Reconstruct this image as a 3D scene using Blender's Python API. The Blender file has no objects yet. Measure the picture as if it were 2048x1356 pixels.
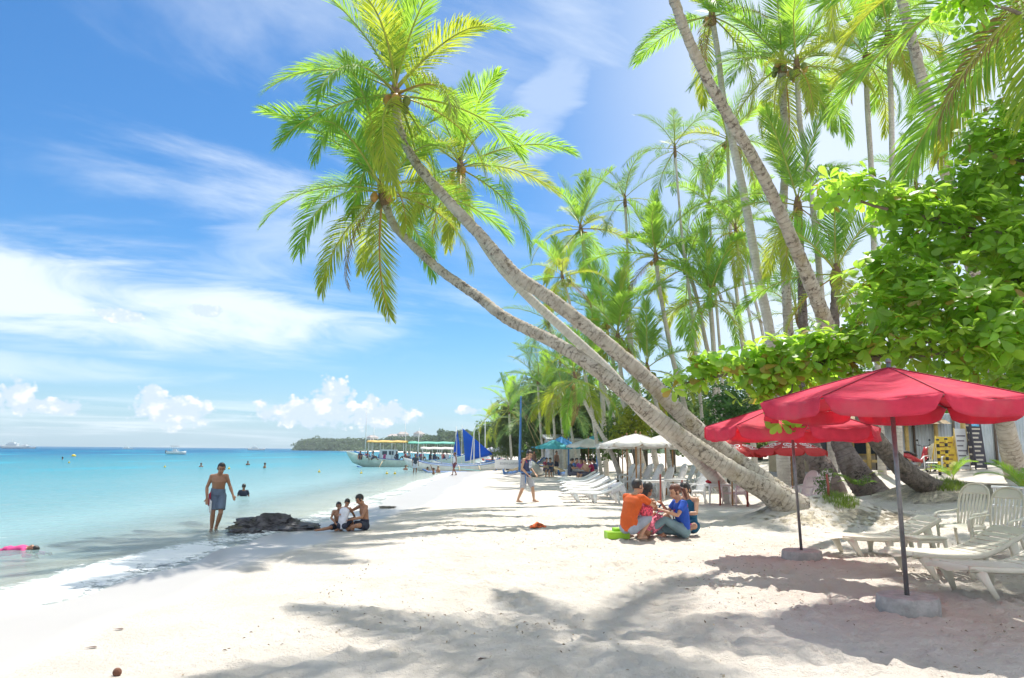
import bpy, bmesh, math, random
import numpy as np
from mathutils import Vector, Matrix, Euler
R = math.radians
rnd = random.Random(7)
nr = np.random.RandomState(11)
scene = bpy.context.scene
C = scene.collection

# ------------------------------------------------------------------ camera
CAMZ = 1.70
F, CX, CY = 1500.0, 1024.0, 678.0          # focal length and centre in photo pixels
PITCH, ROLL = math.atan((901.0 - 678.0) / F), R(0.5)
cam_d = bpy.data.cameras.new('camera'); cam = bpy.data.objects.new('camera', cam_d); C.objects.link(cam)
cam_d.sensor_width = 36.0; cam_d.lens = F / 2048 * 36.0
cam_d.clip_start = 0.1; cam_d.clip_end = 20000
CAMR = Matrix.Rotation(R(90) + PITCH, 3, 'X') @ Matrix.Rotation(ROLL, 3, 'Z')
cam.matrix_world = Matrix.Translation((0, 0, CAMZ)) @ CAMR.to_4x4()
scene.camera = cam

# ------------------------------------------------------------------ light
SUNV = Vector((0.14, 0.44, 1.0)).normalized()
SUN_EL = math.asin(SUNV.z); SUN_AZ = math.atan2(SUNV.x, SUNV.y)
sl = bpy.data.lights.new('sun', 'SUN'); sl.energy = 3.3; sl.angle = R(0.53); sl.color = (1.0, 0.955, 0.88)
so = bpy.data.objects.new('sun', sl); C.objects.link(so)
so.rotation_euler = SUNV.to_track_quat('Z', 'Y').to_euler()
scene.view_settings.view_transform = 'Standard'; scene.view_settings.look = 'None'
scene.view_settings.gamma = 1.0; scene.view_settings.use_curve_mapping = False
scene.view_settings.exposure = 1.0
scene.cycles.max_bounces = 5; scene.cycles.transparent_max_bounces = 8; scene.cycles.glossy_bounces = 2; scene.cycles.transmission_bounces = 4
scene.cycles.diffuse_bounces = 3; scene.cycles.caustics_reflective = False; scene.cycles.caustics_refractive = False
try:
    scene.cycles.use_denoising = True; scene.cycles.use_adaptive_sampling = True; scene.cycles.adaptive_threshold = 0.025
except Exception: pass

# ------------------------------------------------------------------ node helpers
class NT:
    def __init__(s, nt): s.nt = nt; s.n = nt.nodes; s.l = nt.links
    def new(s, t, **kw):
        n = s.n.new(t)
        for k, v in kw.items(): setattr(n, k, v)
        return n
    def put(s, inp, v):
        if isinstance(v, bpy.types.NodeSocket): s.l.new(v, inp)
        elif v is not None: inp.default_value = v
    def m(s, op, a, b=None, c=None, clamp=False):
        n = s.new('ShaderNodeMath', operation=op, use_clamp=clamp)
        s.put(n.inputs[0], a)
        if b is not None: s.put(n.inputs[1], b)
        if c is not None: s.put(n.inputs[2], c)
        return n.outputs[0]
    def ss(s, x, a, b):                       # smoothstep a..b
        n = s.new('ShaderNodeMapRange', interpolation_type='SMOOTHSTEP')
        s.put(n.inputs['Value'], x); s.put(n.inputs['From Min'], a); s.put(n.inputs['From Max'], b)
        return n.outputs['Result']
    def comb(s, x, y, z):
        n = s.new('ShaderNodeCombineXYZ'); s.put(n.inputs[0], x); s.put(n.inputs[1], y); s.put(n.inputs[2], z); return n.outputs[0]
    def noise(s, vec, scale, detail=4, rough=0.55, dist=0.0, out='Fac', lac=2.0):
        n = s.new('ShaderNodeTexNoise'); s.put(n.inputs['Vector'], vec)
        s.put(n.inputs['Scale'], scale); n.inputs['Detail'].default_value = detail
        n.inputs['Roughness'].default_value = rough; n.inputs['Distortion'].default_value = dist
        n.inputs['Lacunarity'].default_value = lac
        return n.outputs[out]
    def mix(s, f, a, b):
        n = s.new('ShaderNodeMix', data_type='RGBA')
        s.put(n.inputs[0], f); s.put(n.inputs[6], a); s.put(n.inputs[7], b); return n.outputs[2]
def c4(c): return (c[0], c[1], c[2], 1.0)

# ------------------------------------------------------------------ sky (Nishita blue + cirrus + cumulus, all by direction)
w = bpy.data.worlds.new('World'); scene.world = w; w.use_nodes = True
w.cycles.sampling_method = 'NONE'
W = NT(w.node_tree); W.n.clear()
sky = W.new('ShaderNodeTexSky', sky_type='NISHITA'); sky.sun_disc = False
sky.sun_elevation = SUN_EL; sky.sun_rotation = SUN_AZ; sky.air_density = 1.0; sky.dust_density = 0.6; sky.ozone_density = 2.2
tc = W.new('ShaderNodeTexCoord'); D = tc.outputs['Generated']
sp = W.new('ShaderNodeSeparateXYZ'); W.l.new(D, sp.inputs[0]); dx, dy, dz = sp.outputs
zc = W.m('MAXIMUM', dz, 0.0)
az = W.m('MULTIPLY', W.m('ARCTAN2', dx, dy), 180 / math.pi)
el = W.m('MULTIPLY', W.m('ARCSINE', zc), 180 / math.pi)
den = W.m('ADD', zc, 0.10)
u = W.m('DIVIDE', dx, den); v = W.m('DIVIDE', dy, den)
# wispy cirrus: streaks along one direction of a high flat layer
ca, sa = math.cos(R(-32)), math.sin(R(-32))
u2 = W.m('ADD', W.m('MULTIPLY', u, ca), W.m('MULTIPLY', v, -sa))
v2 = W.m('ADD', W.m('MULTIPLY', u, sa), W.m('MULTIPLY', v, ca))
P1 = W.comb(W.m('MULTIPLY', u2, 0.55), W.m('MULTIPLY', v2, 1.25), 3.7)
n1 = W.noise(P1, 1.1, 7, 0.62, 0.55)
n2 = W.noise(W.comb(u, v, 9.1), 0.42, 3, 0.5, 0.3)
cir = W.m('MULTIPLY', W.ss(n1, 0.42, 0.80), W.ss(n2, 0.34, 0.66))
# the broad veil low in the sky, to the left of the palms
def gauss(ax, ay, wx, wy, tilt=0.0):
    a = W.m('DIVIDE', W.m('SUBTRACT', az, ax), wx)
    e = W.m('DIVIDE', W.m('SUBTRACT', W.m('ADD', el, W.m('MULTIPLY', W.m('SUBTRACT', az, ax), tilt)), ay), wy)
    return W.m('SUBTRACT', 1.0, W.m('ADD', W.m('MULTIPLY', a, a), W.m('MULTIPLY', e, e)))
nv = W.noise(W.comb(W.m('MULTIPLY', az, 0.05), W.m('MULTIPLY', el, 0.22), 1.3), 1.6, 5, 0.6, 0.8)
def veil(ax, ay, wx, wy, tilt, amp):
    g = W.m('ADD', gauss(ax, ay, wx, wy, tilt), W.m('MULTIPLY', W.m('SUBTRACT', nv, 0.5), 2.4))
    return W.m('MULTIPLY', W.ss(g, -0.15, 1.05), amp)
v_a = veil(-33, 9.8, 26, 3.6, 0.05, 0.95)
v_b = veil(-38, 5.3, 18, 1.3, 0.03, 0.6)
wide = W.m('MAXIMUM', W.ss(az, -2.0, 24.0), W.ss(az, -62.0, -105.0))
v_c = W.m('MULTIPLY', wide, W.m('ADD', 0.62, W.m('MULTIPLY', W.ss(n2, 0.30, 0.70), 0.36)))      # thin bright veil behind the palms, extended round the unseen sky to whiten shade
v_d = veil(-16, 15.5, 9, 3.5, -0.35, 0.45)
v_e = veil(2, 25, 5, 5, -0.9, 0.45)
thin = W.m('MAXIMUM', W.m('MAXIMUM', cir, v_a), W.m('MAXIMUM', v_b, W.m('MAXIMUM', v_c, W.m('MAXIMUM', v_d, v_e))))
# cumulus heaps above the horizon
P3 = W.comb(W.m('MULTIPLY', az, 0.5), W.m('MULTIPLY', el, 0.62), 0.0)
c1 = W.noise(P3, 0.9, 8, 0.60, 0.25)
c2 = W.noise(W.comb(W.m('ADD', W.m('MULTIPLY', az, 0.5), -0.22), W.m('ADD', W.m('MULTIPLY', el, 0.62), 0.35), 0.0), 0.9, 4, 0.6, 0.25)
heaps = [(-24.3, 2.5, 3.2, 1.6), (-25.5, 3.3, 1.4, 1.4), (-13.2, 3.5, 2.1, 2.5), (-14.4, 2.6, 5.6, 1.5), (-10.0, 2.5, 4.0, 1.3), (-10.6, 3.3, 0.9, 1.1), (-33.5, 3.1, 1.5, 1.5), (-37, 2.3, 3.0, 0.7), (-31, 2.6, 2.6, 0.7),
         (-27.8, 8.9, 2.2, 0.7), (-22.5, 9.6, 1.7, 0.6), (-3.4, 3.0, 1.2, .5), (10, 3.2, 9, 2.0), (-55, 3.2, 8, 1.8), (60, 3.6, 14, 2.0), (-100, 3.4, 14, 2.0), (150, 3.6, 18, 2.0)]
hs = None
for (a, e, wx, wy) in heaps:
    g = gauss(a, e, wx, wy); hs = g if hs is None else W.m('MAXIMUM', hs, g)
hs = W.m('MAXIMUM', hs, -2.0)
vor = W.new('ShaderNodeTexVoronoi', feature='SMOOTH_F1'); W.put(vor.inputs['Vector'], W.comb(W.m('MULTIPLY', az, 0.5), W.m('MULTIPLY', el, 0.62), W.m('MULTIPLY', c1, 0.8))); vor.inputs['Scale'].default_value = 1.9; vor.inputs['Detail'].default_value = 2.0; vor.inputs['Roughness'].default_value = 0.6; vor.inputs['Smoothness'].default_value = 0.35
vd = vor.outputs['Distance']
cd = W.m('ADD', W.m('MULTIPLY', hs, 1.15), W.m('ADD', W.m('MULTIPLY', W.m('SUBTRACT', c1, 0.52), 1.7), W.m('MULTIPLY', W.m('SUBTRACT', 0.66, vd), 0.9)))
cum = W.m('MULTIPLY', W.ss(cd, 0.0, 0.45), 0.95)
cum = W.m('MULTIPLY', cum, W.ss(el, 0.2, 1.6))
lit = W.ss(W.m('ADD', W.m('SUBTRACT', c1, c2), W.m('MULTIPLY', W.m('SUBTRACT', 0.62, vd), 0.30)), -0.12, 0.10)
bg = W.new('ShaderNodeBackground'); bg.inputs['Strength'].default_value = 0.15
SK = 1.0 / 0.15
skyc = W.new('ShaderNodeHueSaturation'); skyc.inputs['Saturation'].default_value = 1.12; skyc.inputs['Value'].default_value = 1.0
skyt = W.new('ShaderNodeMix', data_type='RGBA', blend_type='MULTIPLY'); skyt.inputs[0].default_value = 1.0; W.l.new(sky.outputs[0], skyt.inputs[6]); skyt.inputs[7].default_value = (0.30, 0.412, 0.50, 1)
W.l.new(skyt.outputs[2], skyc.inputs['Color'])
hz = W.ss(el, 9.0, -1.0)
col = W.mix(W.m('MULTIPLY', hz, 0.60), skyc.outputs[0], (0.275 * SK, 0.385 * SK, 0.49 * SK, 1))
col = W.mix(W.m('MULTIPLY', thin, 0.85), col, (0.55 * SK, 0.59 * SK, 0.62 * SK, 1))
ccol = W.mix(lit, (0.38 * SK, 0.45 * SK, 0.53 * SK, 1), (0.56 * SK, 0.565 * SK, 0.57 * SK, 1))
col = W.mix(cum, col, ccol)
W.l.new(col, bg.inputs['Color'])
wo = W.new('ShaderNodeOutputWorld'); W.l.new(bg.outputs[0], wo.inputs['Surface'])

# ------------------------------------------------------------------ pixels of the photograph -> places in the world
def ray(px, py):
    d = CAMR @ Vector(((px - CX) / F, -(py - CY) / F, -1.0)); return d / d.y
def at(px, py, Y): return Vector((0, 0, CAMZ)) + ray(px, py) * Y
def pxm(Y, n): return n * Y / F                     # n photo pixels at depth Y, in metres

# shoreline, inland distance and height of the ground
_SY = np.array([-60, 0, 6.9, 9.3, 11.7, 14, 16.4, 18.7, 25, 46, 79, 132, 198, 300, 500, 700, 860, 900, 5000.])
_SX = np.array([-8.0, -6.2, -5.6, -5.2, -5.3, -5.15, -4.9, -4.75, -4.5, -4.6, -4.2, -4.0, -5.5, -22, -75, -160, -236, -180, 3000.])
WATER = -0.15
def shore(y): return np.interp(y, _SY, _SX)
def sstep(x, a, b):
    t = np.clip((x - a) / (b - a), 0, 1); return t * t * (3 - 2 * t)
MOUNDS = []                                           # (x, y, radius, height) heaps of sand and roots
def gz(x, y):
    x = np.asarray(x, float); y = np.asarray(y, float)
    s = x - shore(y) + 0.18 * np.sin(y * 0.9) + 0.10 * np.sin(y * 2.3 + 1)
    z = np.where(s < 0, WATER + np.maximum(s * 0.045, -3.0), WATER + 0.15 * sstep(s, -0.8, 4.2))
    z = np.where(s < 0, z + 0.15 * sstep(s, -0.8, 4.2), z)
    z = z + 1.3 * sstep(s, 11.5, 25.0) * sstep(y, 3, 16)
    for (mx, my, r, h) in MOUNDS:
        z = z + h * np.exp(-((x - mx) ** 2 + (y - my) ** 2) / (r * r))
    return z
def gnd(px, py):
    Y = 15.0; d = ray(px, py)
    for i in range(60):
        p = Vector((0, 0, CAMZ)) + d * Y
        z = float(gz(p.x, p.y)); Yn = (z - CAMZ) / d.z if d.z < -1e-5 else 400
        Y = 0.6 * Y + 0.4 * min(max(Yn, 1), 900)
    p = Vector((0, 0, CAMZ)) + d * Y; p.z = float(gz(p.x, p.y)); return p
def onground(px, Y):                                  # point of the ground at depth Y under photo column px
    x = at(px, 905, Y).x; return Vector((x, Y, float(gz(x, Y))))

# ------------------------------------------------------------------ materials
MATS = {}
def mat(name, col, rough=0.6, var=0.12, scale=6.0, bump=0.0, bscale=40.0, tr=0.0, trcol=None, metal=0.0, spec=0.5, hue=0.0, coat=0.0, dirt=None):
    if name in MATS: return MATS[name]
    m = bpy.data.materials.new(name); m.use_nodes = True; t = NT(m.node_tree); t.n.clear()
    out = t.new('ShaderNodeOutputMaterial'); p = t.new('ShaderNodeBsdfPrincipled')
    tc = t.new('ShaderNodeTexCoord'); oi = t.new('ShaderNodeObjectInfo')
    V = t.new('ShaderNodeVectorMath', operation='ADD'); t.l.new(tc.outputs['Object'], V.inputs[0])
    sc = t.new('ShaderNodeVectorMath', operation='SCALE'); t.l.new(oi.outputs['Location'], sc.inputs[0]); sc.inputs['Scale'].default_value = 1.7
    t.l.new(sc.outputs[0], V.inputs[1]); P = V.outputs[0]
    n = t.noise(P, scale, 5, 0.6)
    lo = tuple(c * (1 - var) for c in col); hi = tuple(min(1, c * (1 + var)) for c in col)
    cc = t.mix(t.ss(n, 0.3, 0.7), c4(lo), c4(hi))
    if dirt:
        dn = t.noise(P, scale * 0.45, 7, 0.68); cc = t.mix(t.m('MULTIPLY', t.ss(dn, dirt[1], dirt[1] + 0.18), dirt[2]), cc, c4(dirt[0]))
    if hue:
        h = t.new('ShaderNodeHueSaturation'); t.l.new(cc, h.inputs['Color'])
        t.put(h.inputs['Hue'], t.m('ADD', 0.5, t.m('MULTIPLY', t.m('SUBTRACT', oi.outputs['Random'], 0.5), hue)))
        t.put(h.inputs['Value'], t.m('ADD', 1.0, t.m('MULTIPLY', t.m('SUBTRACT', oi.outputs['Random'], 0.5), hue * 5)))
        cc = h.outputs[0]
    t.l.new(cc, p.inputs['Base Color']); p.inputs['Roughness'].default_value = rough; p.inputs['Metallic'].default_value = metal
    p.inputs['Specular IOR Level'].default_value = spec
    if coat: p.inputs['Coat Weight'].default_value = coat
    if bump:
        b = t.new('ShaderNodeBump'); b.inputs['Strength'].default_value = bump; b.inputs['Distance'].default_value = 0.02
        t.l.new(t.noise(P, bscale, 6, 0.65), b.inputs['Height']); t.l.new(b.outputs[0], p.inputs['Normal'])
    if tr:
        tb = t.new('ShaderNodeBsdfTranslucent'); mx = t.new('ShaderNodeMixShader'); mx.inputs[0].default_value = tr
        if trcol: tb.inputs['Color'].default_value = c4(trcol)
        else: t.l.new(cc, tb.inputs['Color'])
        t.l.new(p.outputs[0], mx.inputs[1]); t.l.new(tb.outputs[0], mx.inputs[2]); t.l.new(mx.outputs[0], out.inputs['Surface'])
    else: t.l.new(p.outputs[0], out.inputs['Surface'])
    MATS[name] = m; return m

# ------------------------------------------------------------------ object helpers
def tag(o, label=None, cat=None, group=None, kind=None):
    if label: o['label'] = label
    if cat: o['category'] = cat
    if group: o['group'] = group
    if kind: o['kind'] = kind
    return o
def mesh_np(name, verts, faces, smooth=True):
    """faces: array (n,3) or (n,4) or list of lists"""
    me = bpy.data.meshes.new(name)
    verts = np.asarray(verts, np.float32)
    if isinstance(faces, np.ndarray):
        k = faces.shape[1]; n = len(faces)
        me.vertices.add(len(verts)); me.vertices.foreach_set('co', verts.ravel())
        me.loops.add(n * k); me.loops.foreach_set('vertex_index', faces.astype(np.int32).ravel())
        me.polygons.add(n); me.polygons.foreach_set('loop_start', np.arange(0, n * k, k, dtype=np.int32))
        me.polygons.foreach_set('loop_total', np.full(n, k, np.int32))
    else:
        me.from_pydata([tuple(map(float, v)) for v in verts], [], [list(f) for f in faces])
    me.update(calc_edges=True); me.validate()
    me.polygons.foreach_set('use_smooth', np.full(len(me.polygons), smooth, bool))
    return me
def link(name, me, m=None, parent=None, loc=None, rot=None):
    o = bpy.data.objects.new(name, me); C.objects.link(o)
    if m is not None and me is not None and not me.materials:
        for k in (m if isinstance(m, (list, tuple)) else [m]): me.materials.append(k)
    if parent: o.parent = parent
    if loc is not None: o.location = loc
    if rot is not None: o.rotation_euler = rot
    return o
def empty(name, loc=(0, 0, 0), rz=0.0, label=None, cat=None, group=None):
    o = bpy.data.objects.new(name, None); C.objects.link(o); o.location = loc; o.rotation_euler = (0, 0, rz)
    o.empty_display_size = 0.1
    return tag(o, label, cat, group)
TMP = bpy.data.scenes.new('workbench')
def evaluated_mesh(o):
    TMP.collection.objects.link(o)
    with bpy.context.temp_override(scene=TMP, view_layer=TMP.view_layers[0]):
        dg = bpy.context.evaluated_depsgraph_get(); me = bpy.data.meshes.new_from_object(o.evaluated_get(dg))
    TMP.collection.objects.unlink(o); return me
def copy_tree(o, parent=None):
    c = o.copy(); C.objects.link(c); c.parent = parent
    for ch in list(o.children): copy_tree(ch, c)
    return c

class MB:
    """mesh builder: boxes, tubes, lathes, sheets collected into one mesh"""
    def __init__(s): s.v = []; s.f = []; s.mi = []; s.cur = 0
    def add(s, vs, fs):
        b = len(s.v); s.v += [tuple(x) for x in vs]; s.f += [[i + b for i in f] for f in fs]; s.mi += [s.cur] * len(fs); return s
    def box(s, c, d, rot=None, bev=0.0):
        x, y, z = d[0] / 2, d[1] / 2, d[2] / 2
        if bev > 0:
            b = min(bev, x * .9, y * .9, z * .9); vs = []
            for k, (zz, in_) in enumerate(((-z, b), (-z + b, 0), (z - b, 0), (z, b))):
                X, Y = x - in_, y - in_; q = b if in_ == 0 else b * .4
                for (sx, sy) in ((1, 1), (-1, 1), (-1, -1), (1, -1)):
                    a = [(sx * X, sy * (Y - q)), (sx * (X - q), sy * Y)]
                    if sx * sy < 0: a.reverse()
                    vs += [(p[0], p[1], zz) for p in a]
            fs = [list(range(7, -1, -1)), list(range(24, 32))]
            for k in range(3):
                for i in range(8): fs.append([k * 8 + i, k * 8 + (i + 1) % 8, (k + 1) * 8 + (i + 1) % 8, (k + 1) * 8 + i])
        else:
            vs = [(sx * x, sy * y, sz * z) for sz in (-1, 1) for (sx, sy) in ((-1, -1), (1, -1), (1, 1), (-1, 1))]
            fs = [[3, 2, 1, 0], [4, 5, 6, 7], [0, 1, 5, 4], [1, 2, 6, 5], [2, 3, 7, 6], [3, 0, 4, 7]]
        M_ = rot.to_matrix() if isinstance(rot, Euler) else rot
        vs = [Vector(p) for p in vs]
        if M_ is not None: vs = [M_ @ p for p in vs]
        c = Vector(c); return s.add([p + c for p in vs], fs)
    def tube(s, pts, rad, n=8, cap=True, ell=None, up=None):
        """sweep: pts list of points, rad number/list; ell = (a,b) or list: ellipse factors along side / up axis"""
        pts = [Vector(p) for p in pts]; k = len(pts)
        rad = [rad] * k if not isinstance(rad, (list, tuple)) else list(rad)
        T = []
        for i in range(k):
            t = pts[min(i + 1, k - 1)] - pts[max(i - 1, 0)]
            T.append(t.normalized() if t.length > 1e-9 else Vector((0, 0, 1)))
        ref = Vector(up) if up is not None else (Vector((0, 0, 1)) if abs(T[0].z) < .9 else Vector((1, 0, 0)))
        vs = []; A = (ref - T[0] * ref.dot(T[0])).normalized()
        for i in range(k):
            A = (A - T[i] * A.dot(T[i]))
            A = A.normalized() if A.length > 1e-6 else T[i].orthogonal().normalized()
            B = T[i].cross(A)
            e = (1, 1) if ell is None else (ell[i] if isinstance(ell, list) else ell)
            for j in range(n):
                a = 2 * math.pi * j / n
                vs.append(pts[i] + A * (math.cos(a) * rad[i] * e[1]) + B * (math.sin(a) * rad[i] * e[0]))
        fs = []
        for i in range(k - 1):
            for j in range(n): fs.append([i * n + j, i * n + (j + 1) % n, (i + 1) * n + (j + 1) % n, (i + 1) * n + j])
        if cap: fs.append(list(range(n - 1, -1, -1))); fs.append([(k - 1) * n + j for j in range(n)])
        return s.add(vs, fs)
    def lathe(s, prof, n=24, c=(0, 0, 0), jit=0.0):
        c = Vector(c); vs = []; k = len(prof)
        for (r, z) in prof:
            for j in range(n):
                a = 2 * math.pi * j / n; rr = r * (1 + (rnd.random() - .5) * jit)
                vs.append(c + Vector((rr * math.cos(a), rr * math.sin(a), z)))
        fs = [[i * n + j, i * n + (j + 1) % n, (i + 1) * n + (j + 1) % n, (i + 1) * n + j] for i in range(k - 1) for j in range(n)]
        fs.append(list(range(n - 1, -1, -1))); fs.append([(k - 1) * n + j for j in range(n)])
        return s.add(vs, fs)
    def ball(s, c, r, n=12, m=8, rot=None):
        r = (r, r, r) if not isinstance(r, (list, tuple)) else r; c = Vector(c); vs = [Vector((0, 0, -r[2]))]
        for i in range(1, m):
            t = math.pi * i / m - math.pi / 2
            for j in range(n):
                a = 2 * math.pi * j / n; vs.append(Vector((r[0] * math.cos(t) * math.cos(a), r[1] * math.cos(t) * math.sin(a), r[2] * math.sin(t))))
        vs.append(Vector((0, 0, r[2]))); fs = []
        for j in range(n): fs.append([0, 1 + (j + 1) % n, 1 + j])
        for i in range(m - 2):
            for j in range(n): fs.append([1 + i * n + j, 1 + i * n + (j + 1) % n, 1 + (i + 1) * n + (j + 1) % n, 1 + (i + 1) * n + j])
        L = len(vs) - 1; b = 1 + (m - 2) * n
        for j in range(n): fs.append([b + j, b + (j + 1) % n, L])
        if rot is not None:
            M_ = rot.to_matrix() if isinstance(rot, Euler) else rot; vs = [M_ @ p for p in vs]
        return s.add([p + c for p in vs], fs)
    def sheet(s, rows, thick=0.0):
        """grid of points rows[i][j]; thick > 0 makes it a closed slab along the local normal"""
        a, b = len(rows), len(rows[0]); P = [[Vector(p) for p in r] for r in rows]
        if thick <= 0:
            return s.add([p for r in P for p in r], [[i * b + j, i * b + j + 1, (i + 1) * b + j + 1, (i + 1) * b + j] for i in range(a - 1) for j in range(b - 1)])
        Q = []
        for i in range(a):
            q = []
            for j in range(b):
                d1 = P[min(i + 1, a - 1)][j] - P[max(i - 1, 0)][j]; d2 = P[i][min(j + 1, b - 1)] - P[i][max(j - 1, 0)]
                nn = d1.cross(d2); q.append(P[i][j] - (nn.normalized() if nn.length > 1e-12 else Vector((0, 0, 1))) * thick)
            Q.append(q)
        vs = [p for r in P for p in r] + [p for r in Q for p in r]; o = a * b; fs = []
        for i in range(a - 1):
            for j in range(b - 1):
                fs.append([i * b + j, (i + 1) * b + j, (i + 1) * b + j + 1, i * b + j + 1]); fs.append([o + i * b + j, o + i * b + j + 1, o + (i + 1) * b + j + 1, o + (i + 1) * b + j])
        for i in range(a - 1):
            fs.append([i * b, o + i * b, o + (i + 1) * b, (i + 1) * b]); k = b - 1; fs.append([i * b + k, (i + 1) * b + k, o + (i + 1) * b + k, o + i * b + k])
        for j in range(b - 1):
            fs.append([j, j + 1, o + j + 1, o + j]); k = (a - 1) * b; fs.append([k + j, o + k + j, o + k + j + 1, k + j + 1])
        return s.add(vs, fs)
    def mesh(s, name, mats=None, smooth=False, sharp=None):
        me = bpy.data.meshes.new(name); me.from_pydata([tuple(p) for p in s.v], [], s.f); me.update()
        me.polygons.foreach_set('use_smooth', np.full(len(me.polygons), bool(smooth), bool))
        if mats is not None:
            for k in (mats if isinstance(mats, (list, tuple)) else [mats]): me.materials.append(k)
            if isinstance(mats, (list, tuple)): me.polygons.foreach_set('material_index', np.array(s.mi, np.int32))
        if sharp and smooth:
            try: me.set_sharp_from_angle(angle=R(sharp))
            except Exception: pass
        return me
    def build(s, name, m, parent=None, smooth=False, loc=None, rot=None, sharp=None):
        return link(name, s.mesh(name, m, smooth, sharp), None, parent, loc, rot)
def spline(pts, n):
    """Catmull-Rom through points (tuples of any length), n samples"""
    P = np.array(pts, float); k = len(P); P = np.vstack([2 * P[0] - P[1], P, 2 * P[-1] - P[-2]]); out = []
    for q in np.linspace(0, k - 1, n):
        i = min(int(q), k - 2); t = q - i; a, b, c, d = P[i], P[i + 1], P[i + 2], P[i + 3]
        out.append(0.5 * (2 * b + (c - a) * t + (2 * a - 5 * b + 4 * c - d) * t * t + (3 * b - a - 3 * c + d) * t ** 3))
    return np.array(out)
# ================================================================== ground and sea
def lattice_noise(x, y, scale, seed):
    r = np.random.RandomState(seed).rand(512, 512)
    fx, fy = x * scale, y * scale; ix, iy = np.floor(fx).astype(int), np.floor(fy).astype(int); tx, ty = fx - ix, fy - iy
    tx = tx * tx * (3 - 2 * tx); ty = ty * ty * (3 - 2 * ty); ix %= 512; iy %= 512; jx, jy = (ix + 1) % 512, (iy + 1) % 512
    return (r[ix, iy] * (1 - tx) + r[jx, iy] * tx) * (1 - ty) + (r[ix, jy] * (1 - tx) + r[jx, jy] * tx) * ty - 0.5
MA = onground(1600, 19.6); MB2 = onground(1850, 22.5); MC = onground(1690, 30)
MOUNDS += [(MA.x, MA.y, 1.25, 0.50), (MA.x + 1.2, MA.y - .2, 0.9, 0.30), (MB2.x, MB2.y, 1.5, 0.42), (MC.x, MC.y, 2.0, 0.35)]
gx = np.concatenate([np.linspace(-700, -60, 16, endpoint=False), np.linspace(-60, -10, 40, endpoint=False), np.arange(-10, 12, 0.055), np.linspace(12, 40, 80, endpoint=False), np.geomspace(40, 900, 22)])
gy = np.concatenate([np.linspace(-60, 2.5, 26, endpoint=False), np.arange(2.5, 20, 0.06), np.linspace(20, 60, 150, endpoint=False), np.geomspace(60, 1300, 60)])
GX, GY = np.meshgrid(gx, gy, indexing='ij')
GZ = gz(GX, GY); GS = GX - shore(GY)
near = sstep(GY, 70, 24) * sstep(GX, 40, 16) * sstep(GS, 1.6, 4.5)
GZ = GZ + near * (0.08 * lattice_noise(GX, GY, 0.45, 1) + 0.022 * lattice_noise(GX, GY, 1.7, 2) + 0.018 * lattice_noise(GX, GY, 4.3, 3) + 0.022 * lattice_noise(GX, GY, 8.5, 4))
def dimple(cx, cy, a, la, lb, dep):                  # one footprint: a hollow with a pushed-up rim
    i0, i1 = np.searchsorted(gx, (cx - 3 * la, cx + 3 * la)); j0, j1 = np.searchsorted(gy, (cy - 3 * la, cy + 3 * la))
    if i1 - i0 < 2 or j1 - j0 < 2: return
    X, Y = GX[i0:i1, j0:j1] - cx, GY[i0:i1, j0:j1] - cy; p, q = X * math.cos(a) + Y * math.sin(a), -X * math.sin(a) + Y * math.cos(a)
    r2 = (p / la) ** 2 + (q / lb) ** 2
    GZ[i0:i1, j0:j1] += near[i0:i1, j0:j1] * dep * (-np.exp(-r2) + 0.55 * np.exp(-(np.sqrt(r2) - 1.5) ** 2 * 3))
for k in range(7500):
    cy = 3.0 + 19 * rnd.random() ** 1.3; cx = rnd.uniform(-5, 11.5)
    dimple(cx, cy, rnd.uniform(0, 3.14), rnd.uniform(.08, .15), rnd.uniform(.05, .085), rnd.uniform(.010, .036))
nI, nJ = GX.shape
idx = np.arange(nI * nJ).reshape(nI, nJ)
quad = np.stack([idx[:-1, :-1], idx[1:, :-1], idx[1:, 1:], idx[:-1, 1:]], -1).reshape(-1, 4)
sand_me = mesh_np('sand_beach', np.stack([GX, GY, GZ], -1).reshape(-1, 3), quad)
wob = 0.5 * lattice_noise(GX * 0 + 3, GY, 0.21, 8) + 0.3 * lattice_noise(GX * 0 + 5, GY, 0.6, 9)
wetw = np.interp(GY, [0, 6, 9, 13, 17, 25, 60, 200], [1.7, 1.5, 1.25, 1.1, 1.6, 1.8, 2.0, 3.5])
wet = (1 - sstep(GS - wetw - wob, -0.25, 0.35)) * sstep(GS, -1.6, 0.1)
a_ = sand_me.attributes.new('wet', 'FLOAT', 'POINT'); a_.data.foreach_set('value', wet.astype(np.float32).ravel())
inl = sstep(GS, 13, 30) * sstep(GY, 5, 20)
a_ = sand_me.attributes.new('inland', 'FLOAT', 'POINT'); a_.data.foreach_set('value', inl.astype(np.float32).ravel())
m = bpy.data.materials.new('coral_sand'); m.use_nodes = True; t = NT(m.node_tree); p = t.n['Principled BSDF']
g = t.new('ShaderNodeNewGeometry').outputs['Position']
aw = t.new('ShaderNodeAttribute', attribute_name='wet').outputs['Fac']
n_a = t.noise(g, 0.9, 6, 0.6); n_b = t.noise(g, 26, 6, 0.7); n_c = t.noise(g, 10, 7, 0.72, 0.4)
col = t.mix(t.ss(n_a, .3, .7), (0.62, 0.56, 0.485, 1), (0.71, 0.65, 0.575, 1))
col = t.mix(t.m('MULTIPLY', t.ss(n_b, .55, .75), .22), col, (0.52, 0.46, 0.39, 1))
dry = t.m('SUBTRACT', 1.0, aw)
spk = t.ss(t.noise(g, 75, 3, .6), .66, .74); col = t.mix(t.m('MULTIPLY', t.m('MULTIPLY', spk, dry), .32), col, (0.26, 0.21, 0.16, 1))
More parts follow.
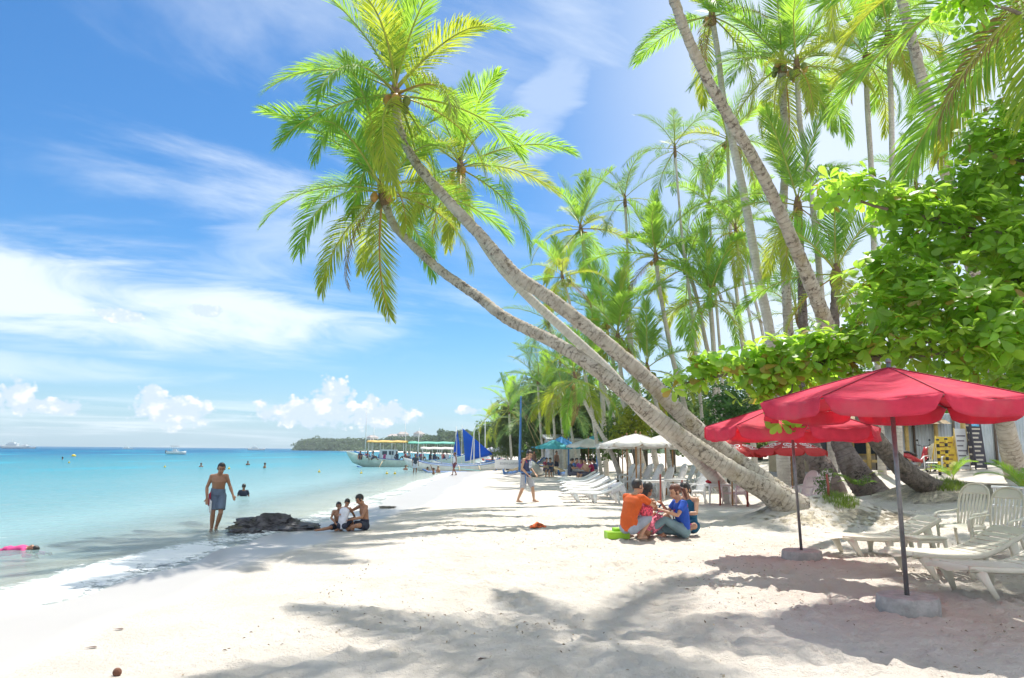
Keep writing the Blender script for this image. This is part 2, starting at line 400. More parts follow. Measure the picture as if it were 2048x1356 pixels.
col = t.mix(t.m('MULTIPLY', t.m('MULTIPLY', t.ss(n_c, .58, .70), dry), .42), col, (0.42, 0.34, 0.25, 1))
col = t.mix(t.m('MULTIPLY', aw, .85), col, (0.40, 0.38, 0.355, 1))
t.l.new(col, p.inputs['Base Color'])
t.put(p.inputs['Roughness'], t.m('SUBTRACT', 0.92, t.m('MULTIPLY', aw, 0.50)))
p.inputs['Specular IOR Level'].default_value = 0.35
b = t.new('ShaderNodeBump'); b.inputs['Distance'].default_value = 0.055
t.put(b.inputs['Strength'], t.m('MULTIPLY', dry, 1.0))
t.l.new(t.m('ADD', t.noise(g, 16, 7, .62), t.m('MULTIPLY', t.noise(g, 90, 4, .6), .35)), b.inputs['Height']); t.l.new(b.outputs[0], p.inputs['Normal'])
sand = link('sand_beach', sand_me, m); tag(sand, kind='structure')

def gsurf(x, y):                                       # height of the finished sand surface, footprints included
    i = int(np.clip(np.searchsorted(gx, x) - 1, 0, len(gx) - 2)); j = int(np.clip(np.searchsorted(gy, y) - 1, 0, len(gy) - 2))
    a, c = np.clip((x - gx[i]) / (gx[i + 1] - gx[i]), 0, 1), np.clip((y - gy[j]) / (gy[j + 1] - gy[j]), 0, 1)
    return float((GZ[i, j] * (1 - a) + GZ[i + 1, j] * a) * (1 - c) + (GZ[i, j + 1] * (1 - a) + GZ[i + 1, j + 1] * a) * c)
_gnd0 = gnd
def gnd(px, py): p = _gnd0(px, py); p.z = gsurf(p.x, p.y); return p
def onground(px, Y): x = at(px, 905, Y).x; return Vector((x, Y, gsurf(x, Y)))
# ---- sea: one sheet to the horizon, fine near the shore, with low waves rolling in
sy = np.concatenate([np.linspace(-60, 5, 14, endpoint=False), np.arange(5, 26, 0.09), np.geomspace(26, 300, 170, endpoint=False), np.geomspace(300, 15000, 46)])
ss_ = np.concatenate([-np.geomspace(15000, 40, 44, endpoint=False), -np.geomspace(40, 5, 120, endpoint=False), np.arange(-5, 1.0, 0.06)])
SS, SYY = np.meshgrid(ss_, sy, indexing='ij')
shx = np.interp(sy, [-60, 0, 6.9, 9.3, 11.7, 14, 16.4, 18.7, 25, 46, 79, 132, 198, 15000], [-8.0, -6.2, -5.6, -5.2, -5.3, -5.15, -4.9, -4.75, -4.5, -4.6, -4.2, -4.0, -3.0, 10])
SXX = shx[None, :] + SS + 0.18 * 0
amp1 = 0.085 * np.clip(lattice_noise(SYY * 0 + 2, SYY, 0.16, 21) + 0.62, 0, 1)
ph = 0.7 * lattice_noise(SYY * 0 + 4, SYY, 0.22, 22)
SZ = WATER + amp1 * np.exp(-((SS + 0.85 + ph) / 0.55) ** 2) * np.where(SYY < 15.5, 1, .35) + 0.6 * amp1 * np.exp(-((SS + 3.1 + 2 * ph) / 0.7) ** 2) + 0.3 * amp1 * np.exp(-((SS + 6.6 + 3 * ph) / 1.1) ** 2)
SZ += 0.035 * lattice_noise(SXX, SYY, 0.9, 23) * sstep(-SS, .2, 3) + 0.02 * lattice_noise(SXX, SYY, 2.3, 24) * sstep(-SS, .2, 3)
SZ -= 0.10 * sstep(SS, 0.15, 1.0)
nI, nJ = SXX.shape; idx = np.arange(nI * nJ).reshape(nI, nJ)
quad = np.stack([idx[:-1, :-1], idx[1:, :-1], idx[1:, 1:], idx[:-1, 1:]], -1).reshape(-1, 4)
sea_me = mesh_np('sea_water', np.stack([SXX, SYY, SZ], -1).reshape(-1, 3), quad)
a_ = sea_me.attributes.new('off', 'FLOAT', 'POINT'); a_.data.foreach_set('value', (-SS).astype(np.float32).ravel())
crest = np.exp(-((SS + 0.55 + ph) / 0.48) ** 2) * np.clip(amp1 * 18, 0, 1) * np.where(SYY < 14.5, 1, .55)
a_ = sea_me.attributes.new('crest', 'FLOAT', 'POINT'); a_.data.foreach_set('value', crest.astype(np.float32).ravel())
m = bpy.data.materials.new('sea_water'); m.use_nodes = True; t = NT(m.node_tree); t.n.clear()
out = t.new('ShaderNodeOutputMaterial')
g = t.new('ShaderNodeNewGeometry').outputs['Position']; sp_ = t.new('ShaderNodeSeparateXYZ'); t.l.new(g, sp_.inputs[0])
off = t.new('ShaderNodeAttribute', attribute_name='off').outputs['Fac']; cr = t.new('ShaderNodeAttribute', attribute_name='crest').outputs['Fac']
nb = t.noise(g, 0.018, 4, .6); offn = t.m('MULTIPLY', off, t.m('ADD', .55, t.m('MULTIPLY', nb, .9)))
lg = t.m('LOGARITHM', t.m('MAXIMUM', offn, 0.05), 10.0)            # -1.3 .. 4
cr_ = t.new('ShaderNodeValToRGB'); t.put(cr_.inputs[0], t.m('DIVIDE', t.m('ADD', lg, 1.0), 4.0))
e = cr_.color_ramp.elements
stops = [(0.10, (0.50, 0.60, 0.57)), (0.36, (0.33, 0.46, 0.46)), (0.50, (0.155, 0.315, 0.345)), (0.60, (0.07, 0.265, 0.32)), (0.70, (0.022, 0.205, 0.285)), (0.77, (0.006, 0.12, 0.24)), (0.88, (0.004, 0.085, 0.20))]
e[0].position, e[0].color = stops[0][0], c4(stops[0][1]); e[1].position, e[1].color = stops[-1][0], c4(stops[-1][1])
for (q, c) in stops[1:-1]: k = e.new(q); k.color = c4(c)
wc = t.mix(t.m('MULTIPLY', t.ss(t.noise(t.comb(t.m('MULTIPLY', sp_.outputs[0], .25), t.m('MULTIPLY', sp_.outputs[1], .06), 0), .35, 5, .6), .52, .66), t.ss(off, 9, 40)), cr_.outputs[0], (0.02, 0.30, 0.40, 1))
body = t.new('ShaderNodeBsdfDiffuse'); t.l.new(wc, body.inputs['Color'])
clear = t.new('ShaderNodeBsdfTransparent'); t.put(clear.inputs['Color'], (0.90, 0.975, 0.965, 1))
m1 = t.new('ShaderNodeMixShader'); t.put(m1.inputs[0], t.ss(t.m('ADD', off, t.m('MULTIPLY', cr, 1.5)), -0.2, 7.0)); t.l.new(clear.outputs[0], m1.inputs[1]); t.l.new(body.outputs[0], m1.inputs[2])
bp = t.new('ShaderNodeBump'); bp.inputs['Distance'].default_value = 0.16
t.put(bp.inputs['Strength'], t.m('ADD', .55, t.m('MULTIPLY', t.ss(off, 3, 60), .4)))
wn = t.m('ADD', t.noise(t.comb(t.m('MULTIPLY', sp_.outputs[0], 1.0), t.m('MULTIPLY', sp_.outputs[1], .8), 0), 2.6, 6, .6, .5), t.m('MULTIPLY', t.noise(g, .5, 4, .6, .3), 2.2))
t.l.new(wn, bp.inputs['Height'])
gl = t.new('ShaderNodeBsdfGlossy'); gl.inputs['Roughness'].default_value = 0.08; t.l.new(bp.outputs[0], gl.inputs['Normal']); t.l.new(bp.outputs[0], body.inputs['Normal'])
fr = t.new('ShaderNodeFresnel'); fr.inputs['IOR'].default_value = 1.33; t.l.new(bp.outputs[0], fr.inputs['Normal'])
m2 = t.new('ShaderNodeMixShader'); t.put(m2.inputs[0], t.m('MULTIPLY', fr.outputs[0], t.m('SUBTRACT', 0.62, t.m('MULTIPLY', t.ss(off, 20, 200), 0.44)))); t.l.new(m1.outputs[0], m2.inputs[1]); t.l.new(gl.outputs[0], m2.inputs[2])
# foam: lace on the crest and along the swash edge
fn = t.noise(g, 6.5, 9, .74, .9); fn2 = t.noise(g, 1.1, 4, .6)
edge = t.m('MULTIPLY', t.ss(off, 1.6, 0.3), t.ss(fn2, .30, .55))
fo = t.ss(t.m('ADD', t.m('ADD', t.m('MULTIPLY', cr, .50), t.m('MULTIPLY', edge, .26)), t.m('MULTIPLY', t.m('SUBTRACT', fn, .5), 1.9)), .22, .46)
foam = t.new('ShaderNodeBsdfDiffuse'); foam.inputs['Color'].default_value = (.86, .87, .86, 1)
m3 = t.new('ShaderNodeMixShader'); t.put(m3.inputs[0], t.m('MULTIPLY', fo, .88)); t.l.new(m2.outputs[0], m3.inputs[1]); t.l.new(foam.outputs[0], m3.inputs[2])
t.l.new(m3.outputs[0], out.inputs['Surface'])
sea = link('sea_water', sea_me, m); tag(sea, kind='structure')

# ---- the far headland: rising ground behind the bay, under woods
def headland(name, pts, depth, mcol):
    """pts: (px, Y, top_py) crest points; a hill mass `depth` metres thick"""
    S = spline(pts, 90); rows = []
    for k, (px, Y, top) in enumerate(S):
        Y *= .90; foot = at(px, 905, Y); crest_z = at(px, top, Y + depth * .35).z; row = []
        for q in np.linspace(0, 1, 15):
            h = math.sin(min(q * 1.25, 1) * math.pi / 2) ** .6 if q < .8 else math.cos((q - .8) / .2 * 1.2)
            x = foot.x * (1 + q * depth / Y); row.append((x, Y + depth * q, -3 + (crest_z * .74 + 3) * max(h, .05) + 1.3 * rnd.uniform(-1, 1) * (0.1 < q)))
        rows.append(row)
    b = MB(); b.sheet(rows); o = b.build(name, mcol, None, True); tag(o, kind='structure'); return rows
# ================================================================== coconut palms
def leaf_mat(name, c1, c2, trc, tr=0.42, rough=0.52, hue=0.05):
    m = bpy.data.materials.new(name); m.use_nodes = True; t = NT(m.node_tree); t.n.clear()
    out = t.new('ShaderNodeOutputMaterial'); p = t.new('ShaderNodeBsdfPrincipled'); oi = t.new('ShaderNodeObjectInfo')
    tc = t.new('ShaderNodeTexCoord'); g = t.new('ShaderNodeNewGeometry')
    n = t.noise(tc.outputs['Object'], 1.6, 4, .6)
    f = t.m('ADD', t.m('MULTIPLY', n, .55), t.m('MULTIPLY', g.outputs['Random Per Island'], .5))
    c = t.mix(t.ss(f, .25, .8), c4(c1), c4(c2))
    h = t.new('ShaderNodeHueSaturation'); t.l.new(c, h.inputs['Color'])
    t.put(h.inputs['Hue'], t.m('ADD', .5, t.m('MULTIPLY', t.m('SUBTRACT', oi.outputs['Random'], .5), hue)))
    t.put(h.inputs['Value'], t.m('ADD', .8, t.m('MULTIPLY', oi.outputs['Random'], .4)))
    t.l.new(h.outputs[0], p.inputs['Base Color']); p.inputs['Roughness'].default_value = rough; p.inputs['Specular IOR Level'].default_value = .5
    tb = t.new('ShaderNodeBsdfTranslucent'); h2 = t.new('ShaderNodeHueSaturation'); h2.inputs['Color'].default_value = c4(trc)
    t.put(h2.inputs['Value'], t.m('ADD', .7, t.m('MULTIPLY', f, .6))); t.l.new(h2.outputs[0], tb.inputs['Color'])
    mx = t.new('ShaderNodeMixShader'); mx.inputs[0].default_value = tr
    t.l.new(p.outputs[0], mx.inputs[1]); t.l.new(tb.outputs[0], mx.inputs[2]); t.l.new(mx.outputs[0], out.inputs['Surface'])
    return m
FROND_G = leaf_mat('frond_green', (0.075, 0.18, 0.032), (0.15, 0.28, 0.045), (0.50, 0.78, 0.08), tr=.52)
FROND_Y = leaf_mat('frond_yellow_green', (0.15, 0.25, 0.03), (0.28, 0.34, 0.035), (0.66, 0.72, 0.06), tr=.48)
FROND_D = leaf_mat('frond_dry', (0.20, 0.13, 0.05), (0.34, 0.24, 0.10), (0.42, 0.28, 0.08), tr=.25, rough=.7)
FROND_B = leaf_mat('frond_blue_green', (0.06, 0.14, 0.055), (0.11, 0.21, 0.075), (0.32, 0.52, 0.13), tr=.44)
STALK = mat('frond_stalk', (0.34, 0.36, 0.06), .45, .2, 3)
STALK_O = mat('frond_stalk_orange', (0.42, 0.24, 0.04), .5, .2, 3)

def frond_mesh(name, L, arch, up, ldroop, lmat, seed, nleaf=92, llen=1.04, fold=0.5, wind=0.0, wid=0.043, stalk=None):
    """a pinnate frond along +X from the origin: stalk curve bends down by `arch` radians in total, leaflets hang by ldroop"""
    q = random.Random(seed); n = 26; pts = []; p = Vector((0, 0, 0)); a = up
    for i in range(n + 1):
        pts.append(p.copy()); t = i / n; a2 = a - arch * (t ** 1.5); d = Vector((math.cos(a2), wind * t * t, math.sin(a2))).normalized(); p = p + d * (L / n)
    b = MB(); b.cur = 0
    b.tube(pts, [0.040 * (1 - i / n) ** .8 + 0.004 for i in range(n + 1)], 5, ell=(1.1, .7))
    b.cur = 1
    for k in range(nleaf):
        t = 0.13 + 0.87 * (k + .3 * q.random()) / nleaf; i = min(int(t * n), n - 1); f = t * n - i
        c = pts[i].lerp(pts[i + 1], f); T = (pts[i + 1] - pts[i]).normalized(); S = Vector((0, 0, 1)).cross(T)
        S = S.normalized() if S.length > .05 else Vector((0, 1, 0)); N = T.cross(S)
        ll = llen * (min(1, .35 + (t - .1) * 3.2) if t < .3 else 1.0) * (1 - max(0, t - .55) ** 1.5 * 1.9) * q.uniform(.9, 1.08)
        ll = max(ll, .12)
        for sd in (-1, 1):
            if q.random() < .03: continue
            sweep = 0.45 + .75 * t + q.uniform(-.12, .12)
            d = (S * sd * math.cos(sweep) + T * math.sin(sweep) + N * (fold * (1 - t * .6) + q.uniform(-.15, .15))).normalized()
            drp = ldroop * q.uniform(.65, 1.3); wv = wid * q.uniform(.8, 1.15); m_ = 4
            prev = c.copy(); vs = []; dd = d.copy(); ww = dd.cross(N).normalized()
            for j in range(m_ + 1):
                s_ = j / m_; wd = wv * (.55 + .9 * s_ if s_ < .4 else .91 * (1 - ((s_ - .4) / .6) ** 1.6) + .02)
                vs += [prev + ww * wd * .5, prev - ww * wd * .5]
                dd = (dd + Vector((0, 0, -1)) * drp * (0.25 + s_) * .5).normalized(); prev = prev + dd * (ll / m_)
            b.add(vs, [[2 * j, 2 * j + 1, 2 * j + 3, 2 * j + 2] for j in range(m_)])
    return b.mesh(name, [stalk or STALK, lmat], True)
FV = {}
def fv(kind):                                          # shared frond meshes by kind
    if kind in FV: return FV[kind]
    g = lambda *a, **k: frond_mesh('frond', *a, **k)
    FV[kind] = {
        'spear': lambda: [g(3.6, .18, 0, .10, FROND_G, 1, fold=.75), g(3.9, .30, 0, .12, FROND_G, 2, fold=.7)],
        'up':    lambda: [g(4.3, .75, 0, .30, FROND_G, 3), g(4.1, .95, 0, .38, FROND_G, 4), g(4.4, .85, 0, .3, FROND_G, 41, wind=.25)],
        'mid':   lambda: [g(4.5, 1.15, 0, .55, FROND_G, 5), g(4.3, 1.35, 0, .65, FROND_G, 6, wind=.2), g(4.4, 1.25, 0, .6, FROND_Y, 61, wind=-.2)],
        'low':   lambda: [g(4.3, 1.25, 0, .95, FROND_Y, 7), g(4.2, 1.05, 0, .85, FROND_G, 8), g(4.3, 1.15, 0, .9, FROND_Y, 81, stalk=STALK_O)],
        'dry':   lambda: [g(3.4, 1.0, 0, 1.1, FROND_D, 9, nleaf=40, llen=.6)],
        'bmid':  lambda: [g(4.2, 1.1, 0, .6, FROND_B, 10, nleaf=46, wid=.045), g(4.2, 1.3, 0, .7, FROND_B, 11, nleaf=46, wid=.045, wind=.3), g(4.2, .7, 0, .4, FROND_B, 12, nleaf=46, wid=.045)],
    }[kind]()
    return FV[kind]
TRUNK_M = {}
def trunk_mat(kind):
    if kind in TRUNK_M: return TRUNK_M[kind]
    m = bpy.data.materials.new('palm_bark_' + kind); m.use_nodes = True; t = NT(m.node_tree); p = t.n['Principled BSDF']
    al = t.new('ShaderNodeAttribute', attribute_name='along').outputs['Fac']; tc = t.new('ShaderNodeTexCoord').outputs['Object']
    g = t.new('ShaderNodeNewGeometry').outputs['Position']
    wob = t.m('MULTIPLY', t.noise(g, 5, 4, .6), .09)
    ring = t.m('FRACT', t.m('MULTIPLY', t.m('ADD', al, wob), 7.5 if kind != 'dark' else 5.0))
    scar = t.m('MULTIPLY', t.ss(ring, .70, .98), t.ss(t.noise(g, 2.3, 3), .34, .6))
    n1 = t.noise(g, 3.2, 6, .65); n2 = t.noise(g, 22, 6, .7); n3 = t.noise(g, 9, 7, .72, .4)
    stain = kind == 'stained'; kind0 = kind; kind = 'rough' if stain else kind
    pale, mid, dk = {'pale': ((.66, .61, .54), (.56, .50, .44), (.30, .25, .21)), 'rough': ((.56, .51, .44), (.42, .365, .30), (.13, .105, .085)), 'dark': ((.26, .21, .19), (.16, .12, .105), (.05, .04, .036))}[kind]
    c = t.mix(t.ss(n1, .35, .65), c4(mid), c4(pale)); c = t.mix(t.m('MULTIPLY', scar, .5), c, c4(dk))
    c = t.mix(t.m('MULTIPLY', t.m('MULTIPLY', t.ss(n3, .50, .60), t.ss(t.noise(g, .9, 3), .38, .56)), .9 if kind != 'pale' else .45), c, c4(dk))
    c = t.mix(t.m('MULTIPLY', t.ss(n2, .60, .74), .6), c, c4(tuple(x * 1.5 for x in pale)))
    if kind == 'rough': c = t.mix(t.m('MULTIPLY', t.ss(t.noise(g, 1.7, 4), .52, .68), .35), c, (.34, .27, .10, 1))
    if stain: c = t.mix(t.m('MULTIPLY', t.ss(t.m('ADD', al, t.m('MULTIPLY', n1, 2.0)), 8.5, 3.5), .88), c, t.mix(t.ss(n3, .35, .65), (.035, .028, .024, 1), (.24, .19, .16, 1)))
    kind = kind0
    t.l.new(c, p.inputs['Base Color']); p.inputs['Roughness'].default_value = .9; p.inputs['Specular IOR Level'].default_value = .2
    b = t.new('ShaderNodeBump'); b.inputs['Strength'].default_value = .9; b.inputs['Distance'].default_value = .035
    t.l.new(t.m('ADD', t.m('MULTIPLY', scar, -.5), t.m('ADD', n2, n3)), b.inputs['Height']); t.l.new(b.outputs[0], p.inputs['Normal'])
    TRUNK_M[kind] = m; return m
HUSK = mat('palm_crown_fibre', (.20, .12, .06), .9, .35, 8, bump=.5)
NUT_G = mat('coconut_green', (.16, .20, .04), .5, .2, 5); NUT_O = mat('coconut_orange', (.42, .22, .05), .5, .2, 5)

def trunk_mesh(path, kind, ring=0.13, sides=14):
    """path: rows (x,y,z,r). Ringed, slightly lumpy trunk with an 'along' attribute for the leaf scars"""
    P = spline(path, 240); L = np.concatenate([[0], np.cumsum(np.linalg.norm(np.diff(P[:, :3], axis=0), axis=1))])
    n = min(max(int(L[-1] / ring) * 2, 30), 220); tt = np.linspace(0, L[-1], n); Q = np.stack([np.interp(tt, L, P[:, k]) for k in range(4)], -1)
    b = MB(); rr = [float(Q[i, 3]) * (1.012 if i % 2 == 0 else .99) * rnd.uniform(.975, 1.025) for i in range(n)]
    b.tube([tuple(q[:3]) for q in Q], rr, sides)
    V = b.v
    if kind != 'pale':
        V = [(x + rnd.uniform(-.012, .012), y + rnd.uniform(-.012, .012), z + rnd.uniform(-.012, .012)) for (x, y, z) in V]
    b.v = V
    me = b.mesh('trunk', trunk_mat(kind), True); a = me.attributes.new('along', 'FLOAT', 'POINT')
    a.data.foreach_set('value', np.repeat(tt, sides).astype(np.float32)); return me

PALMS = 0
def palm(label, path, crown_n=22, size=1.0, kind='pale', style='full', az0=None, tilt=(0, 0), nuts=6, group='coconut palms along the beach', droop=0.0, skip=None, extra=(), seed=None):
    """path: rows (px, py, Y, width_px) from base to crown in photo pixels at depth Y"""
    global PALMS
    PALMS += 1; q = random.Random(seed if seed is not None else PALMS * 17 + 3)
    W_ = []
    for (px, py, Y, wpx) in path:
        p = at(px, py, Y); W_.append((p.x, p.y, p.z, pxm(Y, wpx) * .30))
    base = W_[0]; gz0 = float(gz(base[0], base[1]))
    if base[2] > gz0 - .15:                             # carry the trunk down to the ground
        a, b_ = np.array(W_[0]), np.array(W_[1]); d = (a - b_); d = d / max(abs(d[2]), .2); k = (base[2] - gz0 + .3)
        e = a + d * k * np.array([.7, .7, 1, 0]); e[2] = gz0 - .3; e[3] = a[3] * 1.15; W_.insert(0, tuple(e))
    o = Vector(W_[0][:3]); o.z = float(gz(o.x, o.y))
    root = empty('coconut_palm', o, 0, label, 'palm tree', group)
    link('trunk', trunk_mesh([(x - o.x, y - o.y, z - o.z, r) for (x, y, z, r) in W_], kind), None, root)
    top = Vector(W_[-1][:3]) - o; ax = (Vector(W_[-1][:3]) - Vector(W_[-2][:3])).normalized()
    ax = (ax + Vector((tilt[0], tilt[1], 1.1))).normalized()
    b = MB(); b.tube([top - ax * .35, top - ax * .1, top + ax * .25, top + ax * .6], [W_[-1][3] * 1.0, W_[-1][3] * 1.5, W_[-1][3] * 1.25, .06], 9); b.build('crown_base', HUSK, root, True)
    Qz = ax.to_track_quat('Z', 'Y').to_matrix()
    specs = []
    ga = az0 if az0 is not None else q.uniform(0, 6.28)
    for k in range(crown_n):
        f = (k + .5) / crown_n; e_ = 82 - 128 * (f ** 1.05) - droop * f + q.uniform(-8, 8); specs.append((ga + k * 2.39996 + q.uniform(-.2, .2), e_))
    specs += [(a, e_) for (a, e_) in extra]
    for (a, e_) in specs:
        kd = 'spear' if e_ > 66 else 'up' if e_ > 32 else 'mid' if e_ > -8 else 'low'
        if style == 'blue': kd = 'bmid'
        elif kd == 'low' and q.random() < .18: kd = 'dry'
        me = q.choice(fv(kd)); f_ = link('frond', me, None, root)
        d = Qz @ Vector((math.cos(R(e_)) * math.cos(a), math.cos(R(e_)) * math.sin(a), math.sin(R(e_))))
        X = d; Y_ = Vector((0, 0, 1)).cross(X); Y_ = Y_.normalized() if Y_.length > .08 else Qz @ Vector((-math.sin(a), math.cos(a), 0)); Z_ = X.cross(Y_)
        rl = Matrix.Rotation(q.uniform(-.35, .35), 3, 'X'); M3 = Matrix((X, Y_, Z_)).transposed() @ rl
        s_ = size * q.uniform(.95, 1.16)
        f_.matrix_local = Matrix.Translation(top + ax * (.15 + .3 * max(0, math.sin(R(e_)))) + d * .06) @ M3.to_4x4() @ Matrix.Scale(s_, 4)
    for k in range(nuts):
        a = q.uniform(0, 6.28); c = top + Qz @ Vector((.32 * math.cos(a), .32 * math.sin(a), q.uniform(-.25, .05)))
        nb = MB(); nb.ball((0, 0, 0), (.12, .12, .155), 8, 6); NM = FV.setdefault('nut' + str(k % 2), None) or nb.mesh('coconut', NUT_O if k % 2 else NUT_G, True); FV['nut' + str(k % 2)] = NM
        link('coconut', NM, None, root, c, (q.uniform(-.5, .5), q.uniform(-.5, .5), 0))
    return root
# ---- the leaning palms of the foreground
palm('big palm leaning far out over the sand, its crown highest of the leaning ones', [(1578, 1014, 19.6, 118), (1530, 968, 19.6, 76), (1452, 905, 19.5, 58), (1366, 832, 19.4, 54), (1293, 757, 19.3, 52), (1195, 672, 19.2, 50), (1100, 597, 19.2, 47), (1030, 548, 19.2, 44), (960, 470, 19.3, 40), (890, 395, 19.4, 36), (828, 320, 19.5, 32), (797, 250, 19.6, 29), (792, 200, 19.7, 28)], 23, .86, 'rough', az0=.4, nuts=5, tilt=(-.05, 0), seed=5)
palm('palm with the lowest trunk of the leaning ones, crown hanging below the highest crown', [(1592, 1024, 19.2, 124), (1540, 985, 19.1, 80), (1470, 945, 19.0, 62), (1366, 876, 18.9, 58), (1268, 799, 18.9, 52), (1207, 750, 19.0, 48), (1122, 692, 19.2, 44), (1015, 638, 19.6, 38), (960, 596, 20.0, 34), (880, 540, 20.4, 31), (820, 485, 20.8, 29), (785, 445, 21.0, 28), (768, 395, 21.1, 26)], 20, .82, 'rough', az0=2.2, nuts=4, tilt=(-.25, 0), droop=4, seed=8)
palm('thinner palm leaning between the two big trunks, dark crown behind them', [(1445, 975, 26, 46), (1380, 905, 26, 42), (1283, 822, 26, 38), (1220, 745, 26, 35), (1137, 667, 26, 32), (1060, 597, 26, 30), (1000, 535, 26, 27), (950, 460, 26, 24), (932, 400, 26, 22), (922, 345, 26, 21)], 19, .86, 'pale', az0=1.0, nuts=4, tilt=(0, 0), seed=12)
palm('tall pale palm slanting up out of the top of the picture', [(1888, 992, 22, 80), (1838, 962, 21.6, 68), (1806, 938, 21.3, 64), (1768, 898, 20.9, 58), (1735, 850, 20.4, 54), (1700, 760, 19.6, 56), (1652, 645, 18.4, 50), (1610, 540, 17.6, 46), (1570, 448, 17.0, 43), (1520, 340, 16.3, 41), (1460, 238, 15.6, 39), (1400, 130, 14.9, 37), (1350, 5, 14.2, 36), (1325, -110, 13.8, 35), (1318, -220, 13.5, 34), (1315, -290, 13.4, 33)], 15, .78, 'stained', az0=.2, seed=3, droop=-30)
palm('upright palm with a big full crown, tallest crown right of the slanting trunk', [(1590, 850, 30, 40), (1577, 660, 30, 32), (1566, 450, 30, 28), (1572, 300, 30, 27), (1566, 200, 30, 26), (1564, 135, 30, 26)], 18, 1.0, 'stained', az0=2.6, nuts=7, seed=21)
palm('palm with pale curved trunk, crown cut by the top edge beside the slanting trunk', [(1560, 850, 31, 42), (1540, 668, 31, 33), (1518, 560, 31, 31), (1490, 400, 31, 28), (1466, 290, 31, 26), (1447, 200, 31, 22), (1436, 110, 31, 20), (1425, 40, 31, 20)], 17, 1.0, 'pale', az0=.9, seed=22)
palm('slender palm with a kinked trunk behind the full crown', [(1660, 840, 28, 26), (1640, 560, 28, 21), (1624, 400, 28, 19), (1610, 300, 28, 18), (1599, 240, 28, 18), (1594, 140, 28, 18)], 14, .72, 'pale', az0=.1, seed=24, droop=12)
palm('straight slim palm left of a pair of trunks against the white sky', [(1760, 840, 29, 24), (1752, 600, 29, 20), (1747, 470, 29, 19), (1742, 330, 29, 18), (1735, 220, 29, 18), (1732, 125, 29, 18)], 15, .75, 'pale', az0=1.9, seed=25)
palm('straight slim palm with orange stalks, second of the pair against the white sky', [(1795, 840, 28, 26), (1788, 600, 28, 21), (1785, 370, 28, 19), (1782, 200, 28, 18), (1777, 75, 28, 18)], 16, .75, 'pale', az0=.7, seed=26)
palm('thick pale trunk leaving the top edge above the hanging frond', [(2035, 955, 24, 74), (2010, 850, 23, 58), (1950, 560, 21, 44), (1893, 350, 20, 40), (1850, 185, 19.4, 38), (1828, 95, 19.1, 36), (1803, -5, 18.8, 34), (1790, -120, 18.6, 32), (1785, -200, 18.5, 30)], 15, .85, 'rough', az0=.5, seed=27)
palm('palm beside the beach chairs whose long yellow frond hangs into the top corner', [(2330, 1080, 12.4, 70), (2300, 700, 12.2, 55), (2240, 300, 11.8, 46), (2190, 60, 11.5, 42), (2165, -60, 11.3, 40)], 16, .95, 'rough', az0=1.2, seed=31, extra=((3.25, 8), (2.9, -20)))
